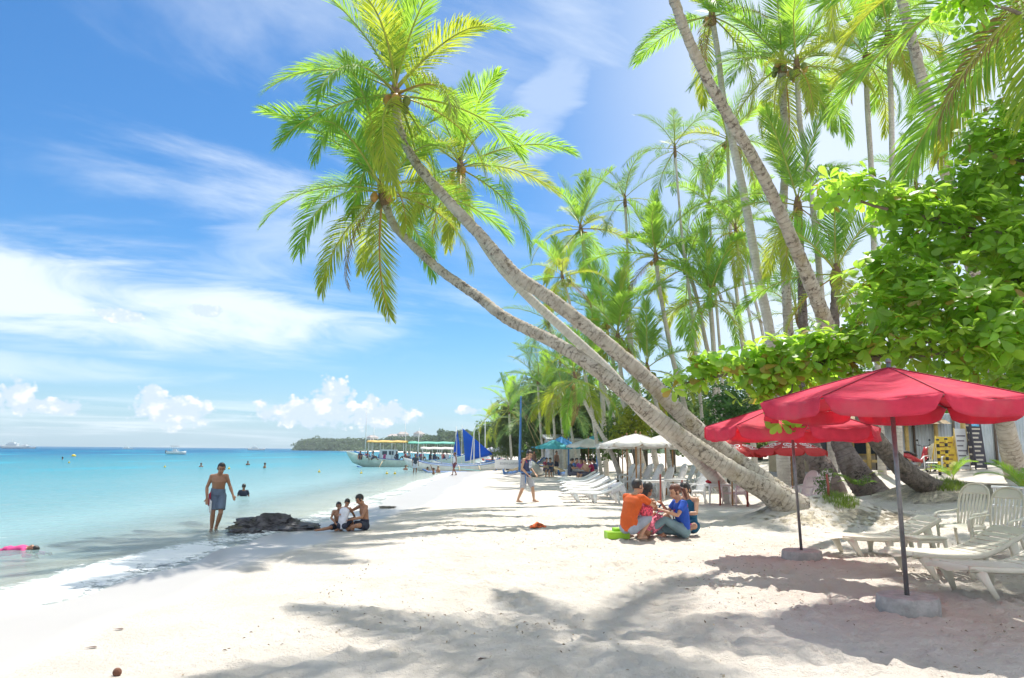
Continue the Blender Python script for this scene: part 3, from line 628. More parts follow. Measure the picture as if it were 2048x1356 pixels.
# ---- palms of the grove behind
G2 = [
 ('palm with long drooping fronds, leftmost tall crown of the grove', [(1205, 800, 36, 19), (1190, 590, 36, 16), (1175, 520, 36, 14), (1162, 462, 36, 14)], 20, 1.0, 'full', 41, 14),
 ('blue-green windblown crown behind the drooping one', [(1270, 800, 46, 15), (1258, 600, 46, 12), (1254, 480, 46, 11), (1250, 405, 46, 11)], 18, 1.0, 'blue', 42, 0),
 ('young bright palm with upright fronds and orange crown base, white trunk', [(1385, 880, 30, 24), (1366, 800, 30, 21), (1346, 720, 30, 19), (1330, 640, 30, 18), (1318, 570, 30, 16), (1312, 520, 30, 17)], 18, .9, 'full', 43, -18),
 ('thin palm with a windblown crown standing alone against blue sky', [(1385, 640, 42, 13), (1365, 480, 42, 11), (1356, 380, 42, 10), (1350, 305, 42, 10)], 16, .95, 'blue', 44, 0),
 ('thin upright palm with nuts just left of the slanting trunk', [(1500, 820, 32, 22), (1482, 660, 32, 17), (1464, 500, 32, 14), (1458, 380, 32, 13), (1455, 285, 32, 13)], 20, .95, 'full', 45, 4),
 ('pale ragged crown at the back of the grove, highest in its middle', [(1440, 700, 47, 12), (1425, 520, 47, 11), (1418, 415, 47, 10)], 17, 1.0, 'full', 46, 0),
 ('crown with orange stalks close left of the curved trunk', [(1530, 800, 40, 14), (1508, 680, 40, 12), (1482, 540, 40, 11), (1472, 468, 40, 11)], 18, .9, 'full', 47, 6),
 ('low broad palm with dense bright fronds and a dark short trunk', [(1430, 860, 30, 26), (1428, 720, 30, 21), (1424, 650, 30, 20), (1420, 605, 30, 20)], 22, .98, 'full', 48, -8),
 ('low palm with upright spears seen just above the thick leaning trunk', [(1262, 850, 30, 22), (1244, 760, 30, 18), (1238, 710, 30, 18), (1236, 682, 30, 18)], 19, .85, 'full', 49, -20),
 ('small crown tucked under the drooping fronds of the grove', [(1180, 800, 40, 14), (1150, 660, 40, 12), (1138, 600, 40, 11), (1126, 562, 40, 11)], 16, .8, 'full', 50, 8),
 ('dark crown standing out left below the leaning trunks, slanted trunk', [(1222, 892, 37, 17), (1185, 810, 37, 15), (1132, 735, 37, 13), (1104, 672, 37, 11), (1097, 648, 37, 11)], 15, .72, 'blue', 51, 6),
 ('yellow-green crown low behind the white umbrellas, dark slanted trunk', [(1222, 905, 38, 18), (1190, 845, 38, 15), (1165, 795, 38, 13), (1152, 765, 38, 13)], 19, .85, 'full', 52, 16),
 ('yellowish low crown between the leaning trunks', [(1330, 880, 29, 20), (1308, 790, 29, 17), (1296, 745, 29, 16)], 15, .8, 'full', 53, 4),
 ('hazy blue-green crown behind the thick trunk in the top corner', [(1905, 600, 36, 15), (1890, 300, 36, 13), (1882, 110, 36, 13)], 17, .95, 'blue', 54, 0),
 ('small crown peeping out over the almond branch', [(1840, 700, 34, 14), (1836, 480, 34, 12), (1832, 372, 34, 12)], 14, .8, 'blue', 55, -10),
 ('dark feathery palm just left of the almond tree, low against the sky', [(1650, 800, 33, 16), (1622, 700, 33, 14), (1596, 640, 33, 14)], 17, .9, 'blue', 56, -14),
 ('white trunk leaning in the row behind the umbrellas, leftmost of the row', [(1252, 905, 35, 20), (1232, 850, 35, 17), (1205, 770, 35, 15), (1190, 700, 35, 14)], 16, .85, 'full', 57, 8),
 ('white trunk leaning in the row behind the umbrellas, second of the row', [(1280, 905, 34, 22), (1262, 850, 34, 19), (1236, 770, 34, 16), (1212, 650, 34, 14)], 16, .85, 'full', 58, 4),
 ('white trunk leaning in the row behind the umbrellas, third of the row', [(1308, 905, 33, 24), (1296, 850, 33, 20), (1272, 760, 33, 17), (1250, 620, 33, 15)], 16, .85, 'full', 59, 0),
 ('grey pair-trunk palm rising behind the lowest leaning trunk', [(1450, 880, 31, 26), (1440, 800, 31, 22), (1415, 700, 31, 18), (1392, 590, 31, 16), (1375, 540, 31, 15)], 16, .9, 'full', 60, 2),
 ('thin palm rising in the gap left of the curved trunk', [(1545, 780, 36, 16), (1522, 650, 36, 13), (1500, 560, 36, 12), (1488, 480, 36, 12)], 15, .85, 'blue', 61, 0),
]
for (lb, pth, n_, sz, stl, sd, dr) in G2:
    kf = 1.4 if (pth[-1][2] < 38 and pth[-1][0] < 1560) else 1.0
    palm(lb, [(a, b_, Y * kf, wd * .8) for (a, b_, Y, wd) in pth], int(n_ * .76), sz * .92 * (1.12 if kf > 1 else .85), 'pale', stl, nuts=3 if stl == 'full' else 0, droop=dr, seed=sd, group='coconut palms of the grove')
FARP = [((1022, 905, 75, 8), (1020, 870, 75, 7), (1018, 822, 75, 7)), ((1060, 905, 70, 8), (1052, 880, 70, 7), (1046, 845, 70, 7)), ((1112, 905, 58, 9), (1108, 850, 58, 8), (1104, 792, 58, 8)), ((1085, 900, 62, 9), (1080, 840, 62, 8), (1076, 765, 62, 8)), ((995, 905, 110, 6), (992, 880, 110, 5), (990, 850, 110, 5)), ((1150, 905, 50, 10), (1140, 850, 50, 9), (1132, 815, 50, 9)), ((1040, 905, 95, 7), (1036, 860, 95, 6), (1032, 800, 95, 6)), ((1128, 900, 60, 9), (1122, 820, 60, 8), (1120, 725, 60, 8))]
FARL = ['far palm on the beach straight behind the blue mast', 'small far palm just right of the blue mast', 'far palm with a full crown above the turquoise umbrellas', 'far palm rising over the feathery trees right of the mast', 'smallest palm at the far end of the beach', 'far palm above the grey hut', 'far palm half hidden in the feathery trees', 'far palm crown just under the trunk of the lowest leaning palm']
for k, (pth, lb) in enumerate(zip(FARP, FARL)): palm(lb, pth, 14, .85 if k != 4 else .8, 'pale', 'full' if k % 2 == 0 else 'blue', nuts=0, seed=80 + k, group='far palms down the beach')
# ================================================================== headland, woods, broadleaf trees
WOOD = mat('headland_woods', (0.055, 0.105, 0.045), .85, .5, .09, bump=.6, bscale=.3)
rows = headland('headland', [(604, 860, 897), (612, 850, 882), (625, 840, 876), (660, 800, 877), (700, 760, 876), (745, 700, 880), (790, 640, 872), (835, 560, 868), (880, 470, 866), (905, 420, 856), (930, 390, 854), (960, 340, 862), (1000, 280, 868), (1060, 230, 862), (1130, 200, 850), (1300, 180, 840), (1700, 170, 850), (2300, 160, 850)], 120, WOOD)
def leaf_cloud(name, centres, normals, size, aspect, m, parent=None, loc=(0, 0, 0), seed=1, curl=.25, jit=.35):
    """many single leaves (kite of 4 triangles folded along the midrib) as one mesh; centres (n,3), normals (n,3)"""
    q = np.random.RandomState(seed); n = len(centres); Nn = normals + q.normal(0, jit, (n, 3)); Nn /= np.linalg.norm(Nn, axis=1)[:, None] + 1e-9
    A = q.normal(0, 1, (n, 3)); A -= Nn * np.sum(A * Nn, 1)[:, None]; A /= np.linalg.norm(A, axis=1)[:, None] + 1e-9; B = np.cross(Nn, A)
    s = size * q.uniform(.65, 1.3, n)[:, None]; w_ = s * aspect
    V = np.stack([centres - A * s * .5, centres + B * w_ * .5 + Nn * s * curl * .35, centres + A * s * .5 - Nn * s * curl * .3, centres - B * w_ * .5 + Nn * s * curl * .35], 1)
    b = np.arange(n)[:, None] * 4; Fc = np.concatenate([b + np.array([[0, 1, 2]]), b + np.array([[0, 2, 3]])], 1).reshape(-1, 3)
    return link(name, mesh_np(name, V.reshape(-1, 3) - np.array(loc), Fc, False), m, parent)
LEAF_FAR = leaf_mat('leaf_far', (.06, .115, .035), (.12, .19, .055), (.26, .40, .07), tr=.3, rough=.6)
LEAF_CAS = leaf_mat('leaf_feathery', (.075, .125, .055), (.14, .20, .085), (.26, .36, .12), tr=.3, rough=.7)
LEAF_DK = leaf_mat('leaf_dark', (.035, .085, .02), (.07, .14, .03), (.18, .36, .04), tr=.3, rough=.5)
LEAF_YL = leaf_mat('leaf_yellow', (.16, .24, .03), (.34, .34, .03), (.5, .55, .04), tr=.35, rough=.5)
BARK = mat('tree_bark', (.20, .165, .13), .9, .3, 5, bump=.6, bscale=25)
# woods standing on the headland: a mass of crowns
q = np.random.RandomState(5); cs = []; ns = []
for r_ in rows:
    for p in r_[1:12]:
        for k in range(3):
            d = q.normal(0, 1, 3); d[2] = abs(d[2]); d /= np.linalg.norm(d); rad = q.uniform(1.2, 2.4) * p[1] / 500 + .6
            c0 = np.array(p) + q.normal(0, 2.5, 3) * [1.5, 1, .3]; m_ = 26
            dd = q.normal(0, 1, (m_, 3)); dd[:, 2] = np.abs(dd[:, 2]); dd /= np.linalg.norm(dd, axis=1)[:, None]; cs.append(c0 + dd * rad); ns.append(dd)
cs = np.concatenate(cs); ns = np.concatenate(ns)
cs[:, 2] -= 1.2
tag(leaf_cloud('headland_woods', cs, ns, 1.9, .8, leaf_mat('leaf_headland', (.05, .09, .06), (.09, .14, .085), (.22, .32, .12), tr=.25, rough=.8), seed=3), 'distant wooded headland and coast beyond the bay', 'woods', None, 'stuff')

def leafy_tree(label, px, Y, clumps, m, leaf=.22, aspect=.5, dens=260, cat='tree', name='broadleaf_tree', trunk_r=.16, group=None, seed=1, jit=.5):
    """clumps: (px, py, dY, radius m); leaves through each clump's volume, denser at its skin"""
    o = onground(px, Y); root = empty(name, o, 0, label, cat, group); q = np.random.RandomState(seed); cs = []; ns = []; b = MB()
    pts = [at(cx, cy, Y + dy) for (cx, cy, dy, r) in clumps]; top = max(pts, key=lambda p: p.z)
    b.tube([(0, 0, -.2), (0.05, 0, (top.z - o.z) * .35), ((top.x - o.x) * .6, (top.y - o.y) * .6, (top.z - o.z) * .72), tuple(top - o)], [trunk_r * 1.3, trunk_r, trunk_r * .7, .03], 8); b.build('trunk', BARK, root, True)
    for (p, (cx, cy, dy, r)) in zip(pts, clumps):
        if p is not top:
            s0 = Vector((0, 0, (p.z - o.z) * .5)); bb = MB(); bb.tube([s0, (s0 + (p - o)) * .5 + Vector((0, 0, .1 * r)), p - o], [trunk_r * .5, trunk_r * .35, .02], 6); bb.build('branch', BARK, root, True)
        n_ = int(dens * r * r); d = q.normal(0, 1, (n_, 3)); d /= np.linalg.norm(d, axis=1)[:, None]
        lump = 1 + .28 * np.sin(d[:, 0] * 5 + cx) * np.sin(d[:, 1] * 4.3 + cy) + .2 * np.sin(d[:, 2] * 7 + cx * 2)
        rr = r * lump * q.uniform(.45, 1, n_) ** .45; pos = np.array(p) + d * rr[:, None] * [1, 1, .85]; keep = pos[:, 2] > gz(pos[:, 0], pos[:, 1]) + .05
        cs.append(pos[keep]); ns.append((d + [0, 0, .5])[keep])
    leaf_cloud('crown', np.concatenate(cs), np.concatenate(ns), leaf, aspect, m, root, tuple(o), seed, jit=jit); return root
leafy_tree('tall feathery casuarina highest behind the blue mast', 1112, 66, [(1105, 765, 0, 2.0), (1085, 800, 1, 2.2), (1128, 795, 0, 2.2), (1105, 840, 0, 2.6), (1135, 860, 0, 2.6), (1075, 865, 0, 2.2)], LEAF_CAS, .55, .16, 420, cat='tree', name='casuarina', seed=2, jit=.9)
leafy_tree('feathery casuarina sloping down towards the far beach', 1048, 78, [(1050, 815, 0, 2.2), (1035, 845, 0, 2.4), (1062, 850, 1, 2.4), (1030, 880, 0, 2.3), (1060, 885, 0, 2.4)], LEAF_CAS, .55, .16, 420, name='casuarina', seed=3, jit=.9)
leafy_tree('green tree at the far end of the beach', 985, 120, [(985, 868, 0, 2.6), (968, 880, 0, 2.4), (1000, 880, 0, 2.6), (1012, 860, 0, 2.6)], LEAF_FAR, .5, .5, 240, seed=4)
leafy_tree('green tree filling the gap between far palms and hut', 1165, 62, [(1160, 800, 0, 2.3), (1180, 840, 0, 2.3), (1150, 870, 0, 2.0), (1195, 880, 0, 2.0), (1200, 810, 2, 2.2)], LEAF_FAR, .4, .45, 300, seed=5)
leafy_tree('bush with yellow leaves behind the white umbrellas', 1268, 41, [(1262, 835, 0, .9), (1276, 860, 0, .9), (1250, 870, 0, .9)], LEAF_YL, .28, .5, 420, 'bush', 'bush', .06, seed=6)
leafy_tree('bright green bush beneath the row of leaning white trunks', 1235, 43, [(1236, 860, 0, .9), (1220, 885, 0, 1.0), (1300, 870, 0, 1.0)], LEAF_FAR, .26, .5, 420, 'bush', 'bush', .06, seed=7)
leafy_tree('dark glossy bush behind the smaller red umbrella', 1455, 36, [(1450, 800, 0, 1.0), (1480, 815, 0, 1.0), (1440, 840, 0, 1.0), (1475, 850, 0, 1.1)], LEAF_DK, .2, .6, 620, 'bush', 'bush', .07, seed=8)
HED = [(1345, 52, 2.6, 'bushy tree low behind the white chairs'), (1520, 55, 2.8, 'bushy tree behind the ice-cream umbrellas'), (1610, 50, 2.8, 'bushy tree behind the beige house'), (1700, 52, 3.0, 'dark bushy tree over the roof of the beige house'), (1420, 58, 3.0, 'pale bushy tree deep in the grove'), (1800, 55, 3.2, 'bushy tree behind the corrugated wall'), (1900, 52, 3.2, 'broad tree rising beyond the corrugated wall'), (2010, 46, 3.0, 'broad tree behind the menu boards'), (1290, 56, 2.4, 'bushy tree between the grove trunks'), (2130, 44, 3.2, 'broad tree at the end of the wall')]
for k, (px, Y, r, lb) in enumerate(HED):
    py = 905 - 1500 * (r * .55 + 1) / Y
    leafy_tree(lb, px, Y, [(px, py, 0, r), (px - 1100 * r / Y, py + 18, 1, r * .8), (px + 1100 * r / Y, py + 12, -1, r * .85), (px + 300 * r / Y, py - 1000 * r / Y, 0, r * .7)], [LEAF_FAR, LEAF_DK][k % 2], .36, .5, 190, seed=20 + k, group='trees behind the beach huts')

# ================================================================== the big sea-almond tree on the right
ALM = leaf_mat('almond_leaf', (.11, .25, .03), (.22, .39, .05), (.60, .92, .09), tr=.54, rough=.33, hue=.04)
ALM_Y = leaf_mat('almond_leaf_turning', (.20, .20, .03), (.34, .20, .04), (.55, .42, .05), tr=.4, rough=.4)
ALM_R = leaf_mat('almond_leaf_red', (.36, .06, .03), (.45, .12, .04), (.6, .12, .05), tr=.35, rough=.4)
prof = [(0, .012), (.25, .055), (.5, .098), (.72, .124), (.88, .106), (.97, .05), (1.0, .008)]
lv = []; lf = []
for i, (t_, w_) in enumerate(prof):
    zc = -.10 * t_ * t_; lv += [(t_, -w_ * 2.2, zc + .05 * w_ * 4), (t_, 0, zc), (t_, w_ * 2.2, zc + .05 * w_ * 4)]
for i in range(len(prof) - 1): lf += [[3 * i, 3 * i + 3, 3 * i + 4, 3 * i + 1], [3 * i + 1, 3 * i + 4, 3 * i + 5, 3 * i + 2]]
lv = np.array(lv); lf = np.array(lf)
def rosettes(clumps, seed, n_per, leaf_len=.175):
    """rosettes of leaves on the skin of clumps (world centre, radius); returns per-leaf frames"""
    q = np.random.RandomState(seed); out = []
    for (p, r) in clumps:
        n_ = max(5, int(n_per * r * r)); 
        for k in range(n_):
            d = q.normal(0, 1, 3); d[2] = d[2] * .8 + .25; d /= np.linalg.norm(d); lump = 1 + .22 * math.sin(d[0] * 5 + p.x * 3) * math.cos(d[1] * 4 + p.z * 2)
            c = np.array(p) + d * r * lump * (q.uniform(.72, 1.08) if q.rand() < .68 else q.uniform(.2, .8)); ax = d * .7 + np.array([0, -.12, .75]) + q.normal(0, .25, 3); ax /= np.linalg.norm(ax)
            e1 = np.cross(ax, [0.3, .5, .8]); e1 /= np.linalg.norm(e1); e2 = np.cross(ax, e1); m_ = q.randint(6, 10); ph = q.uniform(0, 6.28); tone = q.rand()
            for j in range(m_):
                a = ph + 6.283 * j / m_ + q.normal(0, .15); al = q.uniform(-.15, .75); X = (math.cos(a) * e1 + math.sin(a) * e2) * math.cos(al) + ax * math.sin(al); X = X + np.array([0, 0, -.12]); X /= np.linalg.norm(X)
                Y_ = np.cross(ax, X); Y_ /= np.linalg.norm(Y_); tw = q.normal(0, .3); Z_ = np.cross(X, Y_); Y_ = Y_ * math.cos(tw) + Z_ * math.sin(tw); Z_ = np.cross(X, Y_)
                out.append((c + X * .02, X, Y_, Z_, leaf_len * (.5 + .8 * q.rand() ** .7), tone))
    return out
TA = Vector((9.3, 11.4, 0)); TA.z = float(gz(TA.x, TA.y))
almond = empty('sea_almond_tree', TA, 0, 'big broad-leaved almond tree overhanging the red umbrellas', 'tree')
AC = [(1655, 385, 10.6, .26), (1700, 375, 10.6, .28), (1745, 400, 10.7, .3), (1790, 420, 10.8, .36), (1845, 430, 10.9, .42), (1985, 300, 11.2, .62), (2040, 360, 10.8, .8), (1930, 400, 11.2, .62), (1870, 480, 11.2, .58), (1960, 500, 10.8, .75), (2050, 540, 10.4, .85), (1800, 530, 11.2, .5), (1755, 560, 11.0, .38), (1830, 590, 10.8, .6), (1740, 620, 10.7, .4), (1900, 620, 10.3, .62), (1990, 640, 9.9, .6), (1780, 680, 10.4, .46), (1870, 690, 10.0, .5), (1950, 715, 9.7, .45), (2030, 700, 9.4, .5), (2045, 775, 9.3, .28), (1700, 690, 10.8, .40), (1640, 690, 11.0, .38), (1590, 710, 11.2, .38), (1540, 715, 11.3, .34), (1490, 728, 11.4, .32), (1435, 738, 11.5, .30), (1390, 755, 11.6, .27), (1362, 768, 11.6, .18), (1560, 765, 11.3, .36), (1505, 772, 11.4, .28), (1620, 755, 11.2, .36), (1690, 745, 10.9, .32), (1560, 825, 11.4, .20), (1600, 835, 11.4, .16), (1530, 800, 11.4, .20), (1930, 10, 10.2, .34), (1975, -20, 10.2, .4), (2060, 200, 11.5, .5), (1990, 780, 11, .4), (2080, 640, 10.4, .8), (2130, 460, 11, .9), (2140, 720, 10, .8), (2240, 560, 11, 1.0), (2200, 300, 11.4, .9)]
acl = [(at(px, py, Y), r) for (px, py, Y, r) in AC]
LV = rosettes(acl, 9, 165)
# pick the leaves that show largest: nearest leaf in each cell of the view, then the 300 biggest
best = {}
for i, (c, X, Y_, Z_, s, tn) in enumerate(LV):
    v_ = CAMR.transposed() @ (Vector(c + X * s * .5) - Vector((0, 0, CAMZ)));
    if v_.z > -1: continue
    x, y = CX + F * v_.x / -v_.z, CY - F * v_.y / -v_.z
    if not (0 < x < 2048 and 0 < y < 1356): continue
    view = np.array(v_.normalized()); area = s * s / (v_.z ** 2) * abs(float(np.dot(np.array(CAMR.transposed() @ Vector(Z_)), view))); k = (int(x / 20), int(y / 20))
    if k not in best or -v_.z < best[k][0]: best[k] = (-v_.z, area, i)
pick = set(i for (_, a, i) in sorted(best.values(), key=lambda e: -e[1])[:296])
leaf_me = {k: mesh_np('leaf', lv * [1, 1, 1], lf) for k in ('g', 'y', 'r')}
leaf_me['g'].materials.append(ALM); leaf_me['y'].materials.append(ALM_Y); leaf_me['r'].materials.append(ALM_R)
mass = {'g': [], 'y': []}
for i, (c, X, Y_, Z_, s, tn) in enumerate(LV):
    low = c[2] < 3.6 and c[0] < 5.6
    kd = 'r' if (i % 97 == 0) else 'y' if (tn < (.26 if low else .07) and i % 3 == 0) else 'g'
    Mx = np.stack([X * s, Y_ * s * (.8 + .4 * ((i * 37) % 17) / 17), Z_ * s * (.3 + 3.2 * ((i * 53) % 29) / 29)], 1)
    if i in pick:
        o = link('leaf', leaf_me[kd], None, almond); M4 = Matrix.Identity(4)
        for r_ in range(3):
            for c_ in range(3): M4[r_][c_] = Mx[r_, c_]
            M4[r_][3] = c[r_] - TA[r_]
        o.matrix_local = M4
    else: mass['y' if kd != 'g' else 'g'].append((lv @ Mx.T) + (c - np.array(TA)))
for kd, mm in (('g', ALM), ('y', ALM_Y)):
    V = np.concatenate(mass[kd]); n_ = len(mass[kd]); Fc = (lf[None] + (np.arange(n_) * len(lv))[:, None, None]).reshape(-1, 4)
    tag(link('foliage', mesh_np('foliage', V, Fc), mm, almond), kind='stuff')
b = MB(); b.tube([(0, 0, -.3), (-.1, .05, 1.0), (-.25, 0, 2.0), (-.3, -.1, 3.2), (-.6, -.2, 4.6), (-.8, -.3, 6.2)], [.34, .27, .24, .2, .15, .06], 12); b.build('trunk', BARK, almond, True)
def limb(pts, r0):
    P = spline([tuple(Vector(p) - TA) for p in pts], 18); bb = MB(); bb.tube([tuple(p + nr.normal(0, .015, 3)) for p in P], list(np.linspace(r0, .012, 18)), 7); bb.build('branch', BARK, almond, True)
T1 = TA + Vector((-.25, 0, 2.2)); T2 = TA + Vector((-.4, -.1, 3.6)); T3 = TA + Vector((-.6, -.2, 4.8))
limb([T1, at(2080, 700, 10.6), at(1900, 705, 10.6), at(1740, 715, 10.9), at(1600, 730, 11.2), at(1480, 745, 11.4), at(1365, 768, 11.6)], .13)
limb([T1, at(2100, 640, 10.4), at(1960, 670, 10.0), at(1830, 690, 10.1)], .09)
limb([T2, at(2060, 560, 10.7), at(1900, 590, 10.9), at(1790, 560, 11.1)], .10)
limb([T2, at(2080, 460, 10.8), at(1990, 470, 11), at(1900, 450, 11.1), at(1800, 425, 10.8), at(1660, 385, 10.6)], .10)
limb([T3, at(2100, 340, 11), at(2020, 320, 11.1), at(1975, 300, 11.2)], .08)
limb([T3, at(2120, 150, 10.8), at(2040, 30, 10.4), at(1935, 10, 10.2)], .07)
limb([at(1600, 730, 11.2), at(1585, 780, 11.3), at(1562, 830, 11.4)], .03)
limb([at(2030, 530, 10.7), at(2012, 480, 10.5), at(1985, 450, 10.6)], .03)
# ================================================================== umbrellas
RED = mat('red_canvas', (.78, .075, .15), .8, .18, 3, bump=.9, bscale=9, tr=.45, trcol=(.95, .02, .07), dirt=((.70, .17, .21), .48, .6))
REDL = mat('red_promo_canvas', (.66, .06, .06), .7, .08, 3, tr=.3, trcol=(.9, .04, .04))
WHT = mat('white_canvas', (.78, .76, .72), .8, .05, 2, tr=.3)
TEAL = mat('teal_canvas', (.10, .50, .58), .8, .08, 2, tr=.25); BLUC = mat('blue_canvas', (.03, .25, .55), .8, .08, 2, tr=.25)
GREYC = mat('grey_canvas', (.34, .36, .42), .8, .1, 2); NAVY = mat('navy_canvas', (.08, .12, .26), .8, .1, 2); YELC = mat('yellow_canvas', (.75, .50, .04), .8, .1, 2, tr=.2)
STEEL = mat('umbrella_pole_steel', (.20, .20, .21), .35, .15, 12, metal=.6); WOODP = mat('umbrella_pole_wood', (.42, .22, .09), .6, .2, 8)
CONC = mat('concrete', (.42, .41, .39), .92, .18, 9, bump=.8, bscale=30, dirt=((.24, .22, .20), .55, .5))
SEAM = {'red_canvas': mat('red_seam', (.34, .02, .05), .8, .1, 3)}
def umbrella(label, foot, rad, zedge, zapex, mcan, pole_m, pole_r=.022, n=8, val=.24, base=None, rot=0.0, sag=.06, lean=(0, 0), group=None, ribs=True, logo=False, name='beach_umbrella', detail=6):
    foot = Vector(foot); root = empty(name, foot, rot, label, 'umbrella', group)
    top = Vector((lean[0], lean[1], zapex))
    b = MB(); b.tube([(0, 0, 0.02 if base else -.3), top * .5, top + Vector((0, 0, .05))], pole_r, 10); b.ball(top + Vector((0, 0, .07)), .035, 8, 6); b.build('pole', pole_m, root, True)
    L2 = Vector((lean[0], lean[1], 0))
    for k in range(n):
        a0, a1 = 2 * math.pi * k / n, 2 * math.pi * (k + 1) / n
        e0, e1 = Vector((math.cos(a0) * rad, math.sin(a0) * rad, zedge)) + L2, Vector((math.cos(a1) * rad, math.sin(a1) * rad, zedge)) + L2
        rows = []
        for i in range(detail + 1):
            f = i / detail; row = []
            for j in range(detail + 1):
                g_ = j / detail; e = e0.lerp(e1, g_); p = top.lerp(e, max(f, .02)); p.z -= sag * 4 * f * (1 - f) * .35 - .02 * math.sin(math.pi * f)
                p.z -= sag * .9 * math.sin(math.pi * g_) * f; p.z += (.008 * math.sin(g_ * 17 + k * 2 + f * 5) * f * f + .006 * math.sin(g_ * 7 - f * 9 + k)) * math.sin(math.pi * g_); row.append(p)
            rows.append(row)
        pb = MB(); pb.sheet(rows, .004); panel = pb.build('canopy_panel', mcan, root, True)
        if ribs:
            sb = MB(); sb.tube([r_[0] + Vector((0, 0, .004)) for r_ in rows], .008, 5, ell=(1.3, .7)); sb.build('seam', SEAM.get(mcan.name, mcan), panel, True)
        if val > 0:
            er = rows[-1]; m_ = 14; out = (e0 + e1 - 2 * L2); out.z = 0; out.normalize(); rr = []
            fine = [er[0].lerp(er[-1], j / m_) for j in range(m_ + 1)]
            for j, p in enumerate(fine): p.z -= sag * .9 * math.sin(math.pi * j / m_)
            dep = []
            for j in range(m_ + 1):
                x = abs(2 * j / m_ - 1); dep.append(val * (1 - max(0, (x - .72) / .28) ** 2.4 * .92))
            for i in range(5):
                f = i / 4; rr.append([fine[j] + Vector((0, 0, -dep[j] * f)) + out * (.004 + .03 * f * math.sin(j * 1.3 + k * 1.9) + .015 * f) for j in range(m_ + 1)])
            vb = MB(); vb.sheet(rr, .003); vb.build('valance', mcan, panel, True)
        if ribs:
            hub = top * 1.0; hub.z = zapex - .06; rb = MB(); q_ = e0.copy(); q_.z -= .02; rb.tube([hub, hub.lerp(q_, .5) + Vector((0, 0, -.05)), q_], .009, 5); rib = rb.build('rib', pole_m, root, True)
            sb = MB(); mid = hub.lerp(q_, .5) + Vector((0, 0, -.05)); sb.tube([Vector((lean[0] * .8, lean[1] * .8, zedge - .12)), mid], .007, 5); sb.build('strut', pole_m, rib, True)
        if logo:
            n0 = (e0 - top).cross(e1 - top).normalized(); n0 = n0 if n0.z > 0 else -n0; mid = (top + (e0 + e1) * .5 * 2) / 3; mid.z += .035 - sag * .35; X = (e1 - e0).normalized(); Yv = n0.cross(X)
            for (nm, me) in (('logo', LOGO_ME), ('lettering', TEXT_ME)):
                o = link(nm, me, None, panel); M3 = Matrix((X, Yv, n0)).transposed(); o.matrix_local = Matrix.Translation(mid + n0 * .012) @ M3.to_4x4() @ Matrix.Scale(rad / 1.15, 4)
    if base:
        bb = MB(); bb.lathe([(base[0] * .97, -.06), (base[0] * 1.02, .02), (base[0] * 1.01, base[1] * .6), (base[0] * .985, base[1] * .93), (base[0] * .94, base[1])], 40, jit=.018); bb.build('concrete_base', CONC, root, True, sharp=40)
    return root
# logo of the ice-cream umbrellas: a double-line heart swirl over the word
LOGO_W = mat('logo_white', (.85, .82, .80), .7, .03, 3)
def ribbon(b, pts, w_):
    pts = [Vector((p[0], p[1], 0)) for p in pts]; L_, R_ = [], []
    for i, p in enumerate(pts):
        t_ = (pts[min(i + 1, len(pts) - 1)] - pts[max(i - 1, 0)]).normalized(); s_ = Vector((-t_.y, t_.x, 0)); L_.append(p + s_ * w_ / 2); R_.append(p - s_ * w_ / 2)
    b.sheet([L_, R_], .004)
b = MB()
hp = spline([(-.02, .02), (-.06, .10), (-.15, .10), (-.19, .02), (-.14, -.08), (0, -.16), (.14, -.08), (.19, .02), (.16, .11), (.07, .11), (.03, .03), (.05, -.03), (.10, -.02)], 60)
ribbon(b, hp, .028)
hp = spline([(.02, .04), (-.02, .075), (-.085, .06), (-.11, .01), (-.08, -.05), (-.01, -.085), (.04, -.07)], 30); ribbon(b, hp, .024)
b.v = [(-x, y + .05, z) for (x, y, z) in b.v]; b.v = [(-x, y, z) for (x, y, z) in b.v]
LOGO_ME = b.mesh('logo', LOGO_W)
def text_mesh(txt, size, name='lettering', m=None, ext=.002, align='CENTER'):
    cu = bpy.data.curves.new('t', 'FONT'); cu.body = txt; cu.size = size; cu.align_x = align; cu.extrude = ext; cu.resolution_u = 3
    o = bpy.data.objects.new('t', cu); me = evaluated_mesh(o); bpy.data.objects.remove(o); me.name = name
    me.materials.clear(); me.materials.append(m or LOGO_W); return me
TEXT_ME = text_mesh('SELECTA', .115); TEXT_ME.transform(Matrix.Translation((0, -.24, 0)))

